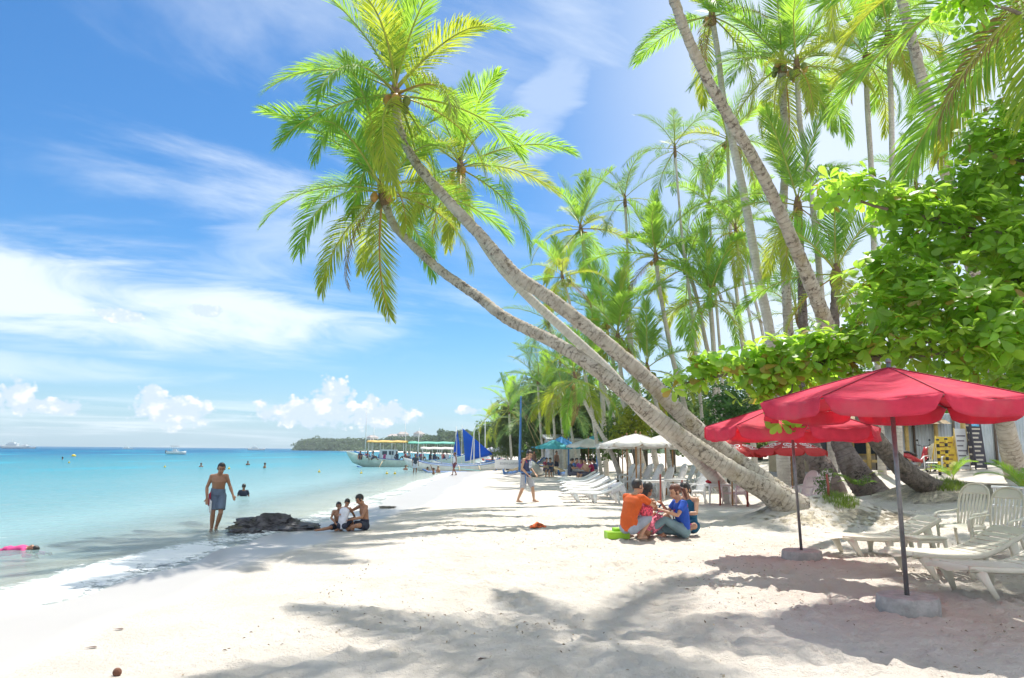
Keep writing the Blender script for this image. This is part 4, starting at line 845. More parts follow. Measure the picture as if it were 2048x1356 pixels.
U1 = gnd(1817, 1228); U2 = gnd(1604, 1117)
umbrella('large red umbrella on a concrete foot, the nearest one', U1, 1.38, 2.25, 2.64, RED, STEEL, .026, val=.18, base=(.31, .17), rot=R(-8), lean=(-.03, 0.02), sag=.05, detail=14)
umbrella('red umbrella on a concrete foot half hidden by almond leaves', U2, 1.38, 2.14, 2.58, RED, STEEL, .024, val=.20, base=(.31, .15), rot=R(35), lean=(-.10, .03), sag=.055, detail=10)
umbrella('red ice-cream umbrella with white heart logo, framed by the steel pole', onground(1582, 24), 1.12, 1.72, 2.14, REDL, WOODP, .022, val=.13, rot=R(0), logo=True, sag=.05)
umbrella('red ice-cream umbrella mostly behind the leaning trunk', onground(1462, 25), 1.15, 1.74, 2.16, REDL, WOODP, .022, val=.13, rot=R(14), logo=True, sag=.05)
WU = [(1272, 29.0, 'white umbrella nearest to the white chairs, broad and bright'), (1281, 31.5, 'white umbrella just behind the nearest white one'), (1254, 34, 'white umbrella whose edge shows low left of the nearest white one'), (1245, 37, 'white umbrella deepest in the cluster of white ones'), (1331, 30, 'white umbrella touching the lowest leaning trunk'), (1345, 33, 'white umbrella hidden behind the lowest leaning trunk'), (1177, 41, 'white umbrella shading the people at the tables')]
for k, (px, Y, lb) in enumerate(WU): umbrella(lb, onground(px, Y), 1.38 if k != 6 else 1.25, 2.0 - .05 * (k % 3), 2.40, WHT, WOODP, .03, val=.08, rot=R(11 * k), group='white beach umbrellas', sag=.05, detail=4)
umbrella('pale teal umbrella left of the white one over the tables', onground(1107, 50), 1.2, 1.95, 2.42, TEAL, STEEL, .025, val=.1, rot=.2, detail=4)
umbrella('deeper blue umbrella overlapping the pale teal one', onground(1122, 55), 1.4, 2.0, 2.75, BLUC, STEEL, .025, val=.1, rot=.6, detail=4)
umbrella('teal umbrella peeping out behind the white one over the tables', onground(1186, 47), 1.25, 2.0, 2.65, TEAL, STEEL, .025, val=.1, rot=.5, detail=4)
FU = [(983, 105, GREYC, 'greyish umbrella at the far end of the beach, nearest the sail'), (1003, 92, GREYC, 'grey far umbrella beside the white banner'), (1015, 108, YELC, 'small yellow far umbrella'), (1030, 88, NAVY, 'navy far umbrella just left of the mast'), (1058, 80, YELC, 'faded orange far umbrella right of the mast'), (1072, 72, BLUC, 'blue far umbrella between mast and teal umbrella')]
for k, (px, Y, mm, lb) in enumerate(FU): umbrella(lb, onground(px, Y), 1.5, 1.7, 2.25, mm, WOODP, .03, val=.1, rot=k, ribs=False, detail=3, group='far umbrellas down the beach')

# ================================================================== plastic beach furniture
CREAM = mat('cream_plastic', (.74, .70, .58), .38, .06, 3, dirt=((.56, .51, .40), .56, .35)); WPL = mat('white_plastic', (.78, .78, .77), .38, .04, 3, dirt=((.6, .58, .54), .6, .3))
def lounger_proto(m, label, group):
    """lies along +X, foot end at x=0, head end raised at x=1.95"""
    root = empty('sun_lounger', (0, 0, 0), 0, label, 'sun lounger', group)
    z = lambda x: .335 + .02 * math.cos(x * 3) + (.30 * max(0, (x - 1.15) / .8) ** 1.45) - .05 * max(0, (.25 - x) / .25) ** 2
    W_ = .31
    for sd in (-1, 1):
        b = MB(); P = [(x, sd * W_, z(x) - .012) for x in np.linspace(.2, 1.95, 22)]; b.tube(P, [.034] * 22, 6, ell=(.55, 1.15)); b.build('side_rail', m, root, True)
    sl = MB(); sl.box((0, 0, 0), (.088, .60, .016), bev=.005); me = sl.mesh('slat', m)
    xs = np.linspace(.34, 1.86, 16)
    for x in xs:
        an = math.atan2(z(x + .02) - z(x - .02), .04); link('slat', me, None, root, (x, 0, z(x) + .006), (0, -an, 0))
    b = MB(); rows = []
    for i in range(9):
        x = .02 + .27 * i / 8; hw = (W_ + .025) * math.sqrt(max(0, 1 - ((.29 - x) / .29) ** 2)) ** .8 + .03; rows.append([(x, y * hw, z(x) + .01 - .02 * abs(y) ** 3) for y in np.linspace(-1, 1, 9)])
    b.sheet(rows, -.022); b.build('foot_panel', m, root, True)
    b = MB(); b.box((1.93, 0, z(1.93)), (.09, .64, .03), Euler((0, -.5, 0)), bev=.01); b.build('head_panel', m, root)
    for (x, dx) in ((.36, -.0), (1.02, .0), (1.70, .02)):
        for sd in (-1, 1):
            sp_ = -.16 if x < .5 else (.02 if x < 1.2 else .13); b = MB(); top = (x, sd * .29, z(x) - .03); bot = (x - sp_ if x < .5 else x + sp_, sd * .345, 0); 
            b.tube([top, tuple((Vector(top) * .5 + Vector(bot) * .5)), bot], [.085, .052, .036], 8, ell=(.45, 1.0), up=(1, 0, 0)); b.build('leg', m, root, True)
    return root
def place(root, loc, rz, label=None, group=None, s=1.0):
    root.location = loc; root.rotation_euler = (0, 0, rz); root.scale = (s, s, s)
    if label: root['label'] = label
    if group: root['group'] = group
    return root
LC = lounger_proto(CREAM, 'x', 'cream loungers on the shaded sand'); 
for k, (px, Y, rz, lb) in enumerate([(1636, 13.3, R(4), 'cream slatted lounger farthest from the near umbrella foot, beside the small table'), (1757, 10.7, R(7), 'cream slatted lounger between two others, its foot end at the near pole'), (1853, 9.35, R(9), 'cream slatted lounger nearest the corner of the picture')]):
    o = LC if k == 0 else copy_tree(LC); place(o, onground(px, Y), rz, lb)
LW = lounger_proto(WPL, 'x', 'white loungers in a row towards the sea')
ORD = ['nearest', 'second', 'third', 'fourth', 'fifth', 'sixth', 'seventh', 'farthest']
for k in range(8):
    o = LW if k == 0 else copy_tree(LW); Y = 25.4 + k * 2.0; place(o, onground(1126 - (k % 3) * 3 - k * 1.2, Y), R(rnd.uniform(-2, 2)), ('white lounger, ' + ORD[k] + ' in the row beside the walking man') if k else 'white lounger nearest in the row, a towel over its head end')
    o.location.z = float(gz(o.location.x + 1, Y)) + .01
b = MB(); rows = []
for i in range(8): rows.append([(1.55 + .48 * i / 7 + .03 * math.sin(j * 2.1), -.36 + .72 * j / 9, .52 + .17 * math.sin(i / 7 * 1.5) + .02 * math.sin(i * 2 + j) - .22 * max(0, i - 5) / 2 - .25 * (j in (0, 9))) for j in range(10)])
b.sheet(rows, .012); tag(b.build('towel', mat('towel_cloth', (.66, .64, .66), .95, .1, 8, bump=.4, bscale=80), None, True, LW.location), 'rumpled pale towel over the head of the nearest white lounger', 'towel')

def chair_proto(m, label, group):
    """high-backed plastic armchair facing -Y; a pierced back with upright slats"""
    root = empty('beach_armchair', (0, 0, 0), 0, label, 'chair', group); rk = R(24)
    bk = lambda u_, v_: (u_, .20 + v_ * math.sin(rk) + .03 * math.cos(u_ * 4), .38 + v_ * math.cos(rk))      # u across, v up the back
    b = MB(); rows = [[(x, -.26 + .5 * i / 6, .40 - .035 * math.sin(math.pi * i / 6) * (1 - abs(x) / .3) + .012 * i / 6 - (.03 if i == 0 else 0)) for x in np.linspace(-.25, .25, 7)] for i in range(7)]
    b.sheet(rows, -.02); b.build('seat', m, root, True)
    pth = [(-.20, .02), (-.235, .25), (-.25, .5), (-.22, .68), (-.12, .775), (0, .80), (.12, .775), (.22, .68), (.25, .5), (.235, .25), (.20, .02)]
    S = spline(pth, 40); b = MB(); b.tube([bk(u_, v_) for (u_, v_) in S], .036, 6, ell=(.42, 1.0) , up=(0, 1, .2)); b.build('back_frame', m, root, True)
    b = MB(); rows = []
    for i in range(6):
        v_ = .60 + .18 * i / 5; hw = .235 * math.sqrt(max(0, 1 - ((v_ - .58) / .215) ** 2)) + .005; rows.append([bk(x * hw, v_) for x in np.linspace(-1, 1, 9)])
    b.sheet(rows, .014); b.build('back_head', m, root, True)
    for k in range(7):
        u_ = -.18 + .06 * k; b = MB(); hgt = .60; rows = [[bk((u_ - .017) * (1 - .1 * (1 - i / 5)), .0 + hgt * i / 5), bk((u_ + .017) * (1 - .1 * (1 - i / 5)), .0 + hgt * i / 5)] for i in range(6)]; b.sheet(rows, .012); b.build('slat', m, root)
    for sd in (-1, 1):
        P = spline([bk(sd * .245, .30), (sd * .30, .12, .625), (sd * .315, -.12, .62), (sd * .31, -.27, .60), (sd * .30, -.315, .52), (sd * .295, -.30, .40)], 18); b = MB(); b.tube([tuple(p) for p in P], .034, 6, ell=(1.0, .38), up=(0, .3, 1)); b.build('armrest', m, root, True)
        b = MB(); b.tube([(sd * .29, -.29, .44), (sd * .29, -.27, .2), (sd * .30, -.30, 0)], [.042, .038, .03], 6, ell=(.55, 1), up=(0, 1, 0)); b.build('leg', m, root, True)
        b = MB(); b.tube([(sd * .24, .18, .42), (sd * .26, .24, .2), (sd * .28, .34, 0)], [.045, .038, .03], 6, ell=(.55, 1), up=(0, 1, 0)); b.build('leg', m, root, True)
        b = MB(); b.box((sd * .265, -.03, .375), (.03, .5, .06), bev=.008); b.build('apron', m, root)
    return root
CC = chair_proto(CREAM, 'x', 'cream armchairs on the shaded sand'); place(CC, onground(1915, 13.5), R(-58), 'cream high-backed armchair beside the small table'); o = copy_tree(CC); place(o, onground(1983, 12.7), R(-55), 'cream high-backed armchair in front of the white fence')
CWH = chair_proto(WPL, 'x', 'white armchairs facing the sea')
WC = [(1246, 36.5), (1264, 36.8), (1283, 36.2), (1303, 36.6), (1256, 33.2), (1277, 33.0), (1300, 32.6), (1322, 33.4), (1350, 36), (1368, 36.4), (1386, 36), (1405, 35.2), (1424, 35.6), (1292, 29.6), (1318, 29.2), (1346, 31), (1412, 31), (1386, 26.6)]
WL = ['white armchair %s in the back row by the wooden umbrella poles' % x for x in ('first', 'second', 'third', 'fourth')] + ['white armchair %s in the middle row by the wooden umbrella poles' % x for x in ('first', 'second', 'third', 'fourth')] + ['white armchair %s of the row behind the lowest leaning trunk' % x for x in ('first', 'second', 'third', 'fourth', 'fifth')] + ['white armchair nearest behind the two embracing figures', 'white armchair beside the white table and red post', 'white armchair between the two groups of umbrella poles', 'white armchair with an orange cloth on it', 'white armchair turned sideways just before the leaning trunk']
for k, ((px, Y), lb) in enumerate(zip(WC, WL)):
    o = CWH if k == 0 else copy_tree(CWH); place(o, onground(px, Y), R(-78 + rnd.uniform(-10, 10)), lb)
PKC = chair_proto(mat('white_plastic_pink_light', (.74, .58, .58), .4, .05, 3), 'x', 'white armchairs with pink light painted in, under the red umbrellas')  # white chairs; the red glow through the canvas is put into their colour
for k, (px, Y, rz, lb) in enumerate([(1468, 25.2, R(-60), 'white armchair with pink light painted in, between the leaning trunk and the table with a red bag'), (1597, 23.2, R(-70), 'white armchair with pink light painted in, behind the steel pole'), (1622, 22.6, R(-72), 'white armchair with pink light painted in, its back to the fern bush')]):
    o = PKC if k == 0 else copy_tree(PKC); place(o, onground(px, Y), rz, lb)
def table(label, loc, w_, d_, h, m, name='plastic_table', rz=0):
    root = empty(name, loc, rz, label, 'table'); b = MB(); b.box((0, 0, h - .02), (w_, d_, .04), bev=.012); b.build('tabletop', m, root)
    b = MB(); b.box((0, 0, h - .07), (w_ * .9, d_ * .9, .05), bev=.01); b.build('apron', m, root)
    for sx in (-1, 1):
        for sy in (-1, 1): b = MB(); b.tube([(sx * w_ * .42, sy * d_ * .42, h - .05), (sx * w_ * .45, sy * d_ * .45, h * .5), (sx * w_ * .46, sy * d_ * .46, 0)], [.045, .035, .028], 6, ell=(.7, 1)); b.build('leg', m, root, True)
    return root
table('small low cream plastic table between lounger and armchairs', onground(1838, 12.9), .52, .42, .36, CREAM, rz=.1)
T_A = table('white plastic table with a red bag on it', onground(1432, 26), .75, .7, .68, WPL); T_B = table('white plastic table beside a red-brown post', onground(1302, 27.4), .8, .75, .70, WPL); table('white plastic table behind the seated women', onground(1345, 28.4), .85, .75, .70, WPL)
REDC = mat('red_cloth', (.45, .015, .03), .8, .2, 9, bump=.5, bscale=30)
b = MB(); b.ball((0, 0, .07), (.26, .14, .09), 14, 8); b.ball((.15, .03, .08), (.13, .12, .07), 10, 6); b.ball((-.14, -.02, .06), (.14, .1, .06), 10, 6); tag(b.build('bag', REDC, None, True, T_A.location + Vector((-.12, 0, .68))), 'soft red bag lying on the white table', 'bag')
CUPM = mat('paper_cup', (.75, .74, .72), .6, .05, 4)
b = MB(); b.lathe([(.03, 0), (.04, .12), (.042, .125)], 12); tag(b.build('cup', CUPM, None, True, T_A.location + Vector((.26, -.1, .68))), 'white cup on the table beside the red bag', 'cup')
POSTM = mat('red_brown_post', (.30, .07, .05), .6, .2, 6)
for k, (px, Y, h, lb) in enumerate([(1319, 26.6, .95, 'red-brown post standing beside the white table'), (1363, 26.8, .75, 'dark post behind the woman in blue'), (1437, 25.0, .8, 'red-brown post by the pink-lit white armchair'), (1491, 24.4, .75, 'brown stick planted beside the leaning trunk'), (1652, 19.3, .55, 'orange-brown bent stake in front of the dark root base')]):
    b = MB(); b.tube([(0, 0, -.2), (.01, 0, h * .5), (rnd.uniform(-.03, .03), 0, h)], [.036, .033, .030], 8); tag(b.build('post', POSTM, None, True, onground(px, Y)), lb, 'post')
# white bamboo fence at the right edge
FW = mat('white_washed_bamboo', (.74, .75, .76), .6, .12, 9, bump=.3)
f0, f1 = onground(1978, 15.2), onground(2140, 14.2); fence = empty('bamboo_fence', f0, math.atan2(f1.y - f0.y, f1.x - f0.x), 'low white bamboo fence behind the armchairs', 'fence'); FL = (f1 - f0).length
for k in range(int(FL / .085)):
    b = MB(); h = .86 + rnd.uniform(-.03, .03); b.tube([(0, 0, -.05), (rnd.uniform(-.01, .01), 0, .4), (rnd.uniform(-.012, .012), 0, h)], rnd.uniform(.021, .027), 6); b.build('slat', FW, fence, True, (k * .085 + .03, 0, 0))
for z_ in (.12, .5, .86): b = MB(); b.tube([(0, -.035, z_), (FL, -.035, z_)], .024, 6); b.build('rail', FW, fence, True)
# ================================================================== people
SKIN = mat('skin_brown', (.36, .18, .105), .5, .10, 5); SKIN_L = mat('skin_light', (.52, .30, .19), .5, .08, 5); SKIN_D = mat('skin_dark', (.25, .115, .065), .5, .1, 5)
HAIR = mat('hair_black', (.022, .018, .017), .42, .3, 30, bump=.4, bscale=60); HAIR_R = mat('hair_reddish', (.13, .045, .025), .45, .3, 30, bump=.4, bscale=60)
DARK = mat('eye_dark', (.02, .015, .012), .3, .1, 5); LIP = mat('lip', (.30, .10, .08), .5, .1, 5)
def cloth(name, c, var=.12, sc=7): return mat(name, c, .85, var, sc, bump=.35, bscale=55)
def remeshed(b, name, m, voxel, parent, smooth=2):
    me0 = b.mesh(name + '_raw'); o = bpy.data.objects.new('tmp', me0)
    md = o.modifiers.new('r', 'REMESH'); md.mode = 'VOXEL'; md.voxel_size = voxel; md.use_smooth_shade = True
    if smooth: sm = o.modifiers.new('s', 'SMOOTH'); sm.factor = .5; sm.iterations = smooth
    me = evaluated_mesh(o); me.name = name
    bpy.data.objects.remove(o); bpy.data.meshes.remove(me0); me.materials.clear(); me.materials.append(m)
    me.polygons.foreach_set('use_smooth', np.ones(len(me.polygons), bool)); return link(name, me, None, parent)
def V3(p): return Vector(p)
def mirror(p): return (-p[0], p[1], p[2])
def limb_pts(a, b_, c, n=5):
    a, b_, c = V3(a), V3(b_), V3(c); return [a.lerp(b_, i / n) for i in range(n)] + [b_.lerp(c, i / n) for i in range(n + 1)]
ARM_R = [.050, .049, .046, .042, .039, .037, .040, .039, .034, .029, .026]; LEG_R = [.088, .084, .077, .068, .060, .053, .055, .056, .049, .040, .034]
STAND = dict(pelvis=(0, 0, .92), waist=(0, .0, 1.07), chest=(0, 0, 1.26), neck=(0, .01, 1.43), head=(0, -.02, 1.575), look=(0, -1, 0),
    sh=(.170, 0, 1.37), el=(.25, .02, 1.11), wr=(.25, -.06, .87), hip=(.09, 0, .90), kn=(.10, -.02, .49), an=(.10, .03, .08), toe=(.11, -.15, .03))
SIT = dict(pelvis=(0, .05, .13), waist=(0, .07, .29), chest=(0, .03, .49), neck=(0, -.02, .67), head=(0, -.07, .815), look=(0, -1, -.3),
    sh=(.175, .01, .62), el=(.23, -.12, .40), wr=(.08, -.32, .42), hip=(.09, .02, .14), kn=(.15, -.38, .38), an=(.12, -.62, .07), toe=(.13, -.80, .03))
SQUAT = dict(pelvis=(0, .13, .24), waist=(0, .14, .41), chest=(0, .03, .62), neck=(0, -.07, .80), head=(0, -.15, .93), look=(0, -1, -.25),
    sh=(.18, -.02, .745), el=(.28, -.26, .56), wr=(.12, -.46, .50), hip=(.10, .10, .24), kn=(.17, -.30, .44), an=(.14, .00, .08), toe=(.15, -.19, .03))
def pose(base, **kw):
    d = {}
    for k, v_ in base.items():
        if k in ('sh', 'el', 'wr', 'hip', 'kn', 'an', 'toe'): d[k + 'L'] = v_; d[k + 'R'] = mirror(v_)
        else: d[k] = v_
    d.update(kw); return d
def add_hand(b, wr, el, s, curl=.5, side=1):
    wr, el = V3(wr), V3(el); d = (wr - el).normalized(); side_v = d.cross(Vector((0, 0, 1))); side_v = side_v.normalized() if side_v.length > .2 else Vector((0, 1, 0)); nrm = d.cross(side_v)
    b.tube([wr - d * .02, wr + d * .03, wr + d * .08, wr + d * .095], [.026, .034, .037, .03], 8, ell=(.5, 1.05), up=side_v)
    down = Vector((0, -.3, -1)).normalized()
    for k, (off, ln) in enumerate(((-.028, .062), (-.010, .074), (.010, .070), (.027, .055))):
        p = wr + d * .088 + side_v * off; d2 = (d * (1 - curl * .4) + down * curl * .5).normalized(); d3 = (d * (1 - curl) + down * curl * .8 - nrm * .0).normalized()
        b.tube([p, p + d2 * ln * .5, p + d2 * ln * .5 + d3 * ln * .5], [.0105, .0095, .008], 6)
    p = wr + d * .035 + side_v * side * .03; b.tube([p, p + side_v * side * .028 + d * .028, p + side_v * side * .03 + d * .06], [.013, .011, .009], 6)
def person(label, J, loc, rz, s=1.0, skin=None, hair=None, hair_style='short', tops=None, bottoms=None, fat=1.0, voxel=.011, face=True, group=None, fem=False, chest_m=None, sinkz=0.0, cat='person'):
    """J: joints in metres for a body facing -Y. tops = (kind, material); bottoms = (kind, material)"""
    skin = skin or SKIN; hair = hair or HAIR
    root = empty('person', Vector(loc) + Vector((0, 0, sinkz)), rz, label, cat, group); root.scale = (s, s, s)
    lat = (V3(J['shL']) - V3(J['shR'])).normalized(); latp = (V3(J['hipL']) - V3(J['hipR'])).normalized()
    sw = .9 if fem else 1.0; P, Wt, Ch, Nk, Hd = (V3(J[k]) for k in ('pelvis', 'waist', 'chest', 'neck', 'head')); shm = (V3(J['shL']) + V3(J['shR'])) / 2
    def torso(b, g=0.0, top=True, k=1.0):
        pts = [P - (Wt - P) * .45, P, P.lerp(Wt, .5), Wt, Wt.lerp(Ch, .5), Ch, Ch.lerp(shm, .65), shm + (Nk - shm) * .35]; hw = [.11, .165, .158, .145, .152, .170 * sw, .172 * sw, .115]; dp = [.085, .118, .108, .098, .108, .118, .098, .062]
        if not top: pts, hw, dp = pts[:4], hw[:4], dp[:4]
        pts2 = [tuple(p) for p in pts]; b.tube(pts2, [1.0] * len(pts), 16, ell=[(d_ * fat * k + g, h_ * (1 + (fat - 1) * .6) * k + g) for (h_, d_) in zip(hw, dp)], up=lat.lerp(latp, .4))
    b = MB(); torso(b)
    for sd in 'LR':
        sh, el_, wr = V3(J['sh' + sd]), V3(J['el' + sd]), V3(J['wr' + sd]); b.ball(sh, (.058 * sw, .055, .058), 10, 8); b.tube(limb_pts(sh, el_, wr), [r * sw for r in ARM_R], 10); add_hand(b, wr, el_, s, J.get('curl' + sd, .5), 1 if sd == 'R' else -1)
        b.tube([shm.lerp(sh, .1) + Vector((0, 0, .02)), shm.lerp(sh, .6), sh], [.06, .06, .055], 10)
        hp, kn, an, toe = (V3(J[k + sd]) for k in ('hip', 'kn', 'an', 'toe')); b.tube(limb_pts(hp, kn, an), LEG_R, 10); b.ball(hp + (P - hp) * .2 + Vector((0, .03, -.02)), (.10, .10, .10), 10, 8)
        heel = an + (an - toe) * Vector((1, 1, 0)) * .28; heel.z = toe.z; b.tube([heel + Vector((0, 0, .015)), an * .6 + toe * .4 - Vector((0, 0, an.z * .25)), an.lerp(toe, .72), toe], [.032, .042, .040, .026], 8, ell=(1.0, .72)); b.tube([an + Vector((0, 0, .02)), an.lerp(toe, .3) - Vector((0, 0, .01))], [.036, .04], 8)
    lk = V3(J['look']).normalized(); upv = (Hd - Nk).normalized(); upv = (upv - lk * upv.dot(lk)).normalized() if abs(upv.dot(lk)) < .95 else Vector((0, 0, 1)); sidev = lk.cross(upv).normalized(); HM = Matrix((sidev, -lk, upv)).transposed()   # columns: side, back, up
    HM = HM * 1.1; H = lambda x, y, z: Hd + HM @ Vector((x, y, z))
    b.tube([shm + (Nk - shm) * .1, Nk, H(0, .02, -.06)], [.066 * sw, .056 * sw, .055 * sw], 10)
    b.ball(H(0, .012, .03), (.076, .096, .092), 14, 10, HM); b.ball(H(0, -.025, -.045), (.058, .066, .068), 12, 8, HM); b.ball(H(0, -.052, -.088), (.030, .028, .022), 8, 6, HM)
    b.tube([H(0, -.088, .012), H(0, -.106, -.022), H(0, -.094, -.036)], [.011, .017, .014], 6)
    for sd in (-1, 1): b.ball(H(sd * .076, .012, -.005), (.012, .022, .032), 8, 6, HM)
    remeshed(b, 'body', skin, voxel, root)
    # hair
    hb = MB(); n_, m_ = 22, 14
    vs = []; cut = {'short': -.2, 'crop': -.05, 'long': -.9, 'tail': -.35}[hair_style]
    for i in range(m_ + 1):
        t_ = math.pi / 2 - math.pi * (.74 if hair_style != 'crop' else .62) * i / m_
        for j in range(n_):
            a = 2 * math.pi * j / n_; x, y, z = math.cos(t_) * math.cos(a), math.cos(t_) * math.sin(a), math.sin(t_)
            front = max(0, -y); lift = max(0, front - .35) * max(0, .62 - z) * 1.15 if z < .62 else 0
            k = 1.10 + rnd.uniform(-.025, .03) - (.16 if (front > .45 and z < .42) else 0)
            vs.append(H(x * .076 * k, .014 + y * .096 * k, .032 + z * .092 * k))
    fs = [[i * n_ + j, (i + 1) * n_ + j, (i + 1) * n_ + (j + 1) % n_, i * n_ + (j + 1) % n_] for i in range(m_) for j in range(n_)]; hb.add(vs, fs)
    if hair_style == 'long': hb.tube([H(0, .05, .02), H(0, .085, -.06), H(0, .10, -.16), H(0, .09, -.25)], [.075, .075, .07, .04], 10, ell=(1, .6))
    if hair_style == 'tail': hb.ball(H(0, .105, .02), (.03, .03, .03), 8, 6); hb.tube([H(0, .11, .02), H(0, .15, -.03), H(0, .14, -.13), H(0, .13, -.20)], [.02, .034, .03, .01], 8)
    hb.build('hair', hair, root, True)
    if face:
        for sd in (-1, 1):
            e = MB(); e.ball(H(sd * .030, -.0835, .012), (.012, .006, .007), 8, 6, HM); e.build('eye', DARK, root, True); e = MB(); e.tube([H(sd * .014, -.089, .034), H(sd * .03, -.088, .038), H(sd * .047, -.077, .033)], .0045, 5); e.build('eyebrow', hair, root, True)
        e = MB(); e.tube([H(-.02, -.086, -.062), H(0, -.0925, -.060), H(.02, -.086, -.062)], .0055, 5); e.build('mouth', LIP, root, True)
    # clothes: looser shells round the body, ending at clean hems
    if tops:
        kind, m = tops; b = MB(); torso(b, .016); sl = {'tee': .62, 'tank': 0, 'dress': 0, 'long': 1.7}[kind]
        for sd in 'LR':
            sh, el_, wr = V3(J['sh' + sd]), V3(J['el' + sd]), V3(J['wr' + sd])
            if sl: pts = [shm.lerp(sh, .35), sh + (sh - shm) * .02, sh.lerp(el_, .3), sh.lerp(el_, min(sl, 1))] + ([el_.lerp(wr, .8)] if sl > 1 else []); b.tube(pts, [.066, .070, .066, .064] + ([.045] if sl > 1 else []), 10)
            else: b.tube([shm.lerp(sh, .25) + Vector((0, 0, .01)), shm.lerp(sh, .62) + Vector((0, 0, .005))], [.062, .050], 10)
        if kind == 'dress':
            for sd in 'LR': hp, kn = V3(J['hip' + sd]), V3(J['kn' + sd]); b.tube([hp, hp.lerp(kn, .4), hp.lerp(kn, .72)], [.12, .115, .11], 10)
        remeshed(b, 'dress' if kind == 'dress' else 'shirt', m, voxel * 1.1, root, 2)
    if bottoms:
        kind, m = bottoms; b = MB(); torso(b, .014, False); f_ = {'shorts': .82, 'knee': 1.0, 'pants': 2.0, 'trunks': .55}[kind]
        for sd in 'LR':
            hp, kn, an = (V3(J[k + sd]) for k in ('hip', 'kn', 'an')); b.ball(hp + (P - hp) * .2 + Vector((0, .03, -.02)), (.117, .115, .115), 10, 8)
            if f_ <= 1.0: b.tube([hp, hp.lerp(kn, f_ * .5), hp.lerp(kn, f_)], [.105, .105, .100 if kind != 'trunks' else .1], 12)
            else: b.tube(limb_pts(hp, kn, kn.lerp(an, .85)), [r + .015 for r in LEG_R], 12)
        remeshed(b, 'shorts' if f_ <= 1 else 'trousers', m, voxel * 1.1, root, 2)
    return root
STRIPE = bpy.data.materials.new('striped_shorts'); STRIPE.use_nodes = True; t = NT(STRIPE.node_tree); p = t.n['Principled BSDF']; tcx = t.new('ShaderNodeTexCoord').outputs['Object']; sx_ = t.new('ShaderNodeSeparateXYZ'); t.l.new(tcx, sx_.inputs[0])
st = t.ss(t.m('SINE', t.m('MULTIPLY', t.m('ADD', sx_.outputs[2], t.m('MULTIPLY', t.noise(tcx, 6, 3), .05)), 190.0)), -.3, .3); t.l.new(t.mix(st, (.10, .11, .17, 1), (.70, .69, .70, 1)), p.inputs['Base Color']); p.inputs['Roughness'].default_value = .85

# the man wading out
J = pose(STAND, pelvis=(-.02, .02, .90), waist=(-.01, 0, 1.04), chest=(.0, -.06, 1.22), neck=(.02, -.11, 1.385), head=(.055, -.19, 1.50), look=(.25, -1, -.35), shL=(.165, -.09, 1.325), shR=(-.165, -.06, 1.315), elL=(.25, -.02, 1.09), wrL=(.345, -.14, .89), elR=(-.265, -.02, 1.06), wrR=(-.235, -.12, .81), hipL=(.08, .02, .88), hipR=(-.10, .02, .88), knL=(.09, -.10, .47), anL=(-.02, .10, .12), toeL=(.0, -.06, .05), knR=(-.09, -.06, .46), anR=(-.12, .08, .09), toeR=(-.12, -.10, .03))
GM = gnd(432, 1066); GREYB = cloth('slate_blue_cloth', (.13, .17, .24))
man = person('shirtless man wading ashore in long slate-blue shorts', J, GM, R(12), .98, SKIN, HAIR, 'short', None, ('shorts', GREYB), 1.02, .009)
b = MB(); rows = [[(-.215 + .02 * j, -.062 - .03 * j + .05 * (i / 5) * 0, .905 - .28 * i / 5 + .02 * j) for j in range(4)] for i in range(6)]; b.sheet(rows, .012); b.build('red_panel', cloth('dark_red_cloth', (.35, .03, .06)), man, True)
b = MB(); rows = [[(-.165 + .025 * j, -.148 - .006 * j, .80 - .30 * i / 5 - .03 * j) for j in range(3)] for i in range(6)]; b.sheet(rows, .01); b.build('white_panel', cloth('white_cloth', (.72, .70, .70)), man, True)
# the man walking along the beach
J = pose(STAND, pelvis=(0, 0, .90), waist=(0, .0, 1.06), chest=(0, -.03, 1.25), neck=(0, -.06, 1.41), head=(0, -.13, 1.535), look=(-.25, -1, -.55), shL=(.172, -.03, 1.36), shR=(-.172, -.03, 1.36), elL=(.24, -.05, 1.10), wrL=(.18, -.24, .93), elR=(-.25, .00, 1.10), wrR=(-.21, -.20, .91), knL=(.10, -.20, .50), anL=(.09, -.26, .10), toeL=(.10, -.44, .05), knR=(-.09, .05, .48), anR=(-.09, .24, .08), toeR=(-.10, .06, .03))
NVY = cloth('navy_vest_cloth', (.055, .07, .16)); GWk = gnd(1051, 1006)
wk = person('man in a navy sleeveless vest and striped shorts walking on the sand', J, GWk, R(58), 1.02, SKIN_L, HAIR, 'short', ('tank', NVY), ('knee', STRIPE), 1.12, .009)
b = MB(); c0 = V3((-.0, -.165, 1.20)); rows = [[(x, -.168 - .012 * math.cos(x * 9) + .012 * abs(zz), 1.21 + zz) for x in np.linspace(-.09, .09, 7)] for zz in np.linspace(-.11, .11, 7)]; b.sheet(rows, .008); b.build('chest_print', mat('faded_print', (.50, .54, .62), .85, .5, 22), wk, True)
b = MB(); b.tube([(-.17, -.06, .97), (-.1, -.15, .97), (0, -.175, .97), (.1, -.15, .97), (.17, -.06, .97), (.17, .08, .97), (0, .15, .97), (-.17, .08, .97), (-.17, -.06, .97)], .022, 6, ell=(1, 1.4)); b.tube([(-.165, -.09, .96), (-.19, -.11, .80), (-.18, -.10, .62)], [.02, .022, .012], 6); b.build('waist_cloth', cloth('blue_sash', (.10, .22, .48)), wk, True)
for sd in (-1, 1): b = MB(); b.tube([(sd * .135, -.13, 1.27), (sd * .155, -.06, 1.405), (sd * .15, .03, 1.39), (sd * .15, .09, 1.26)], .014, 6); b.build('armhole_trim', cloth('crimson_trim', (.40, .03, .10)), wk, True)
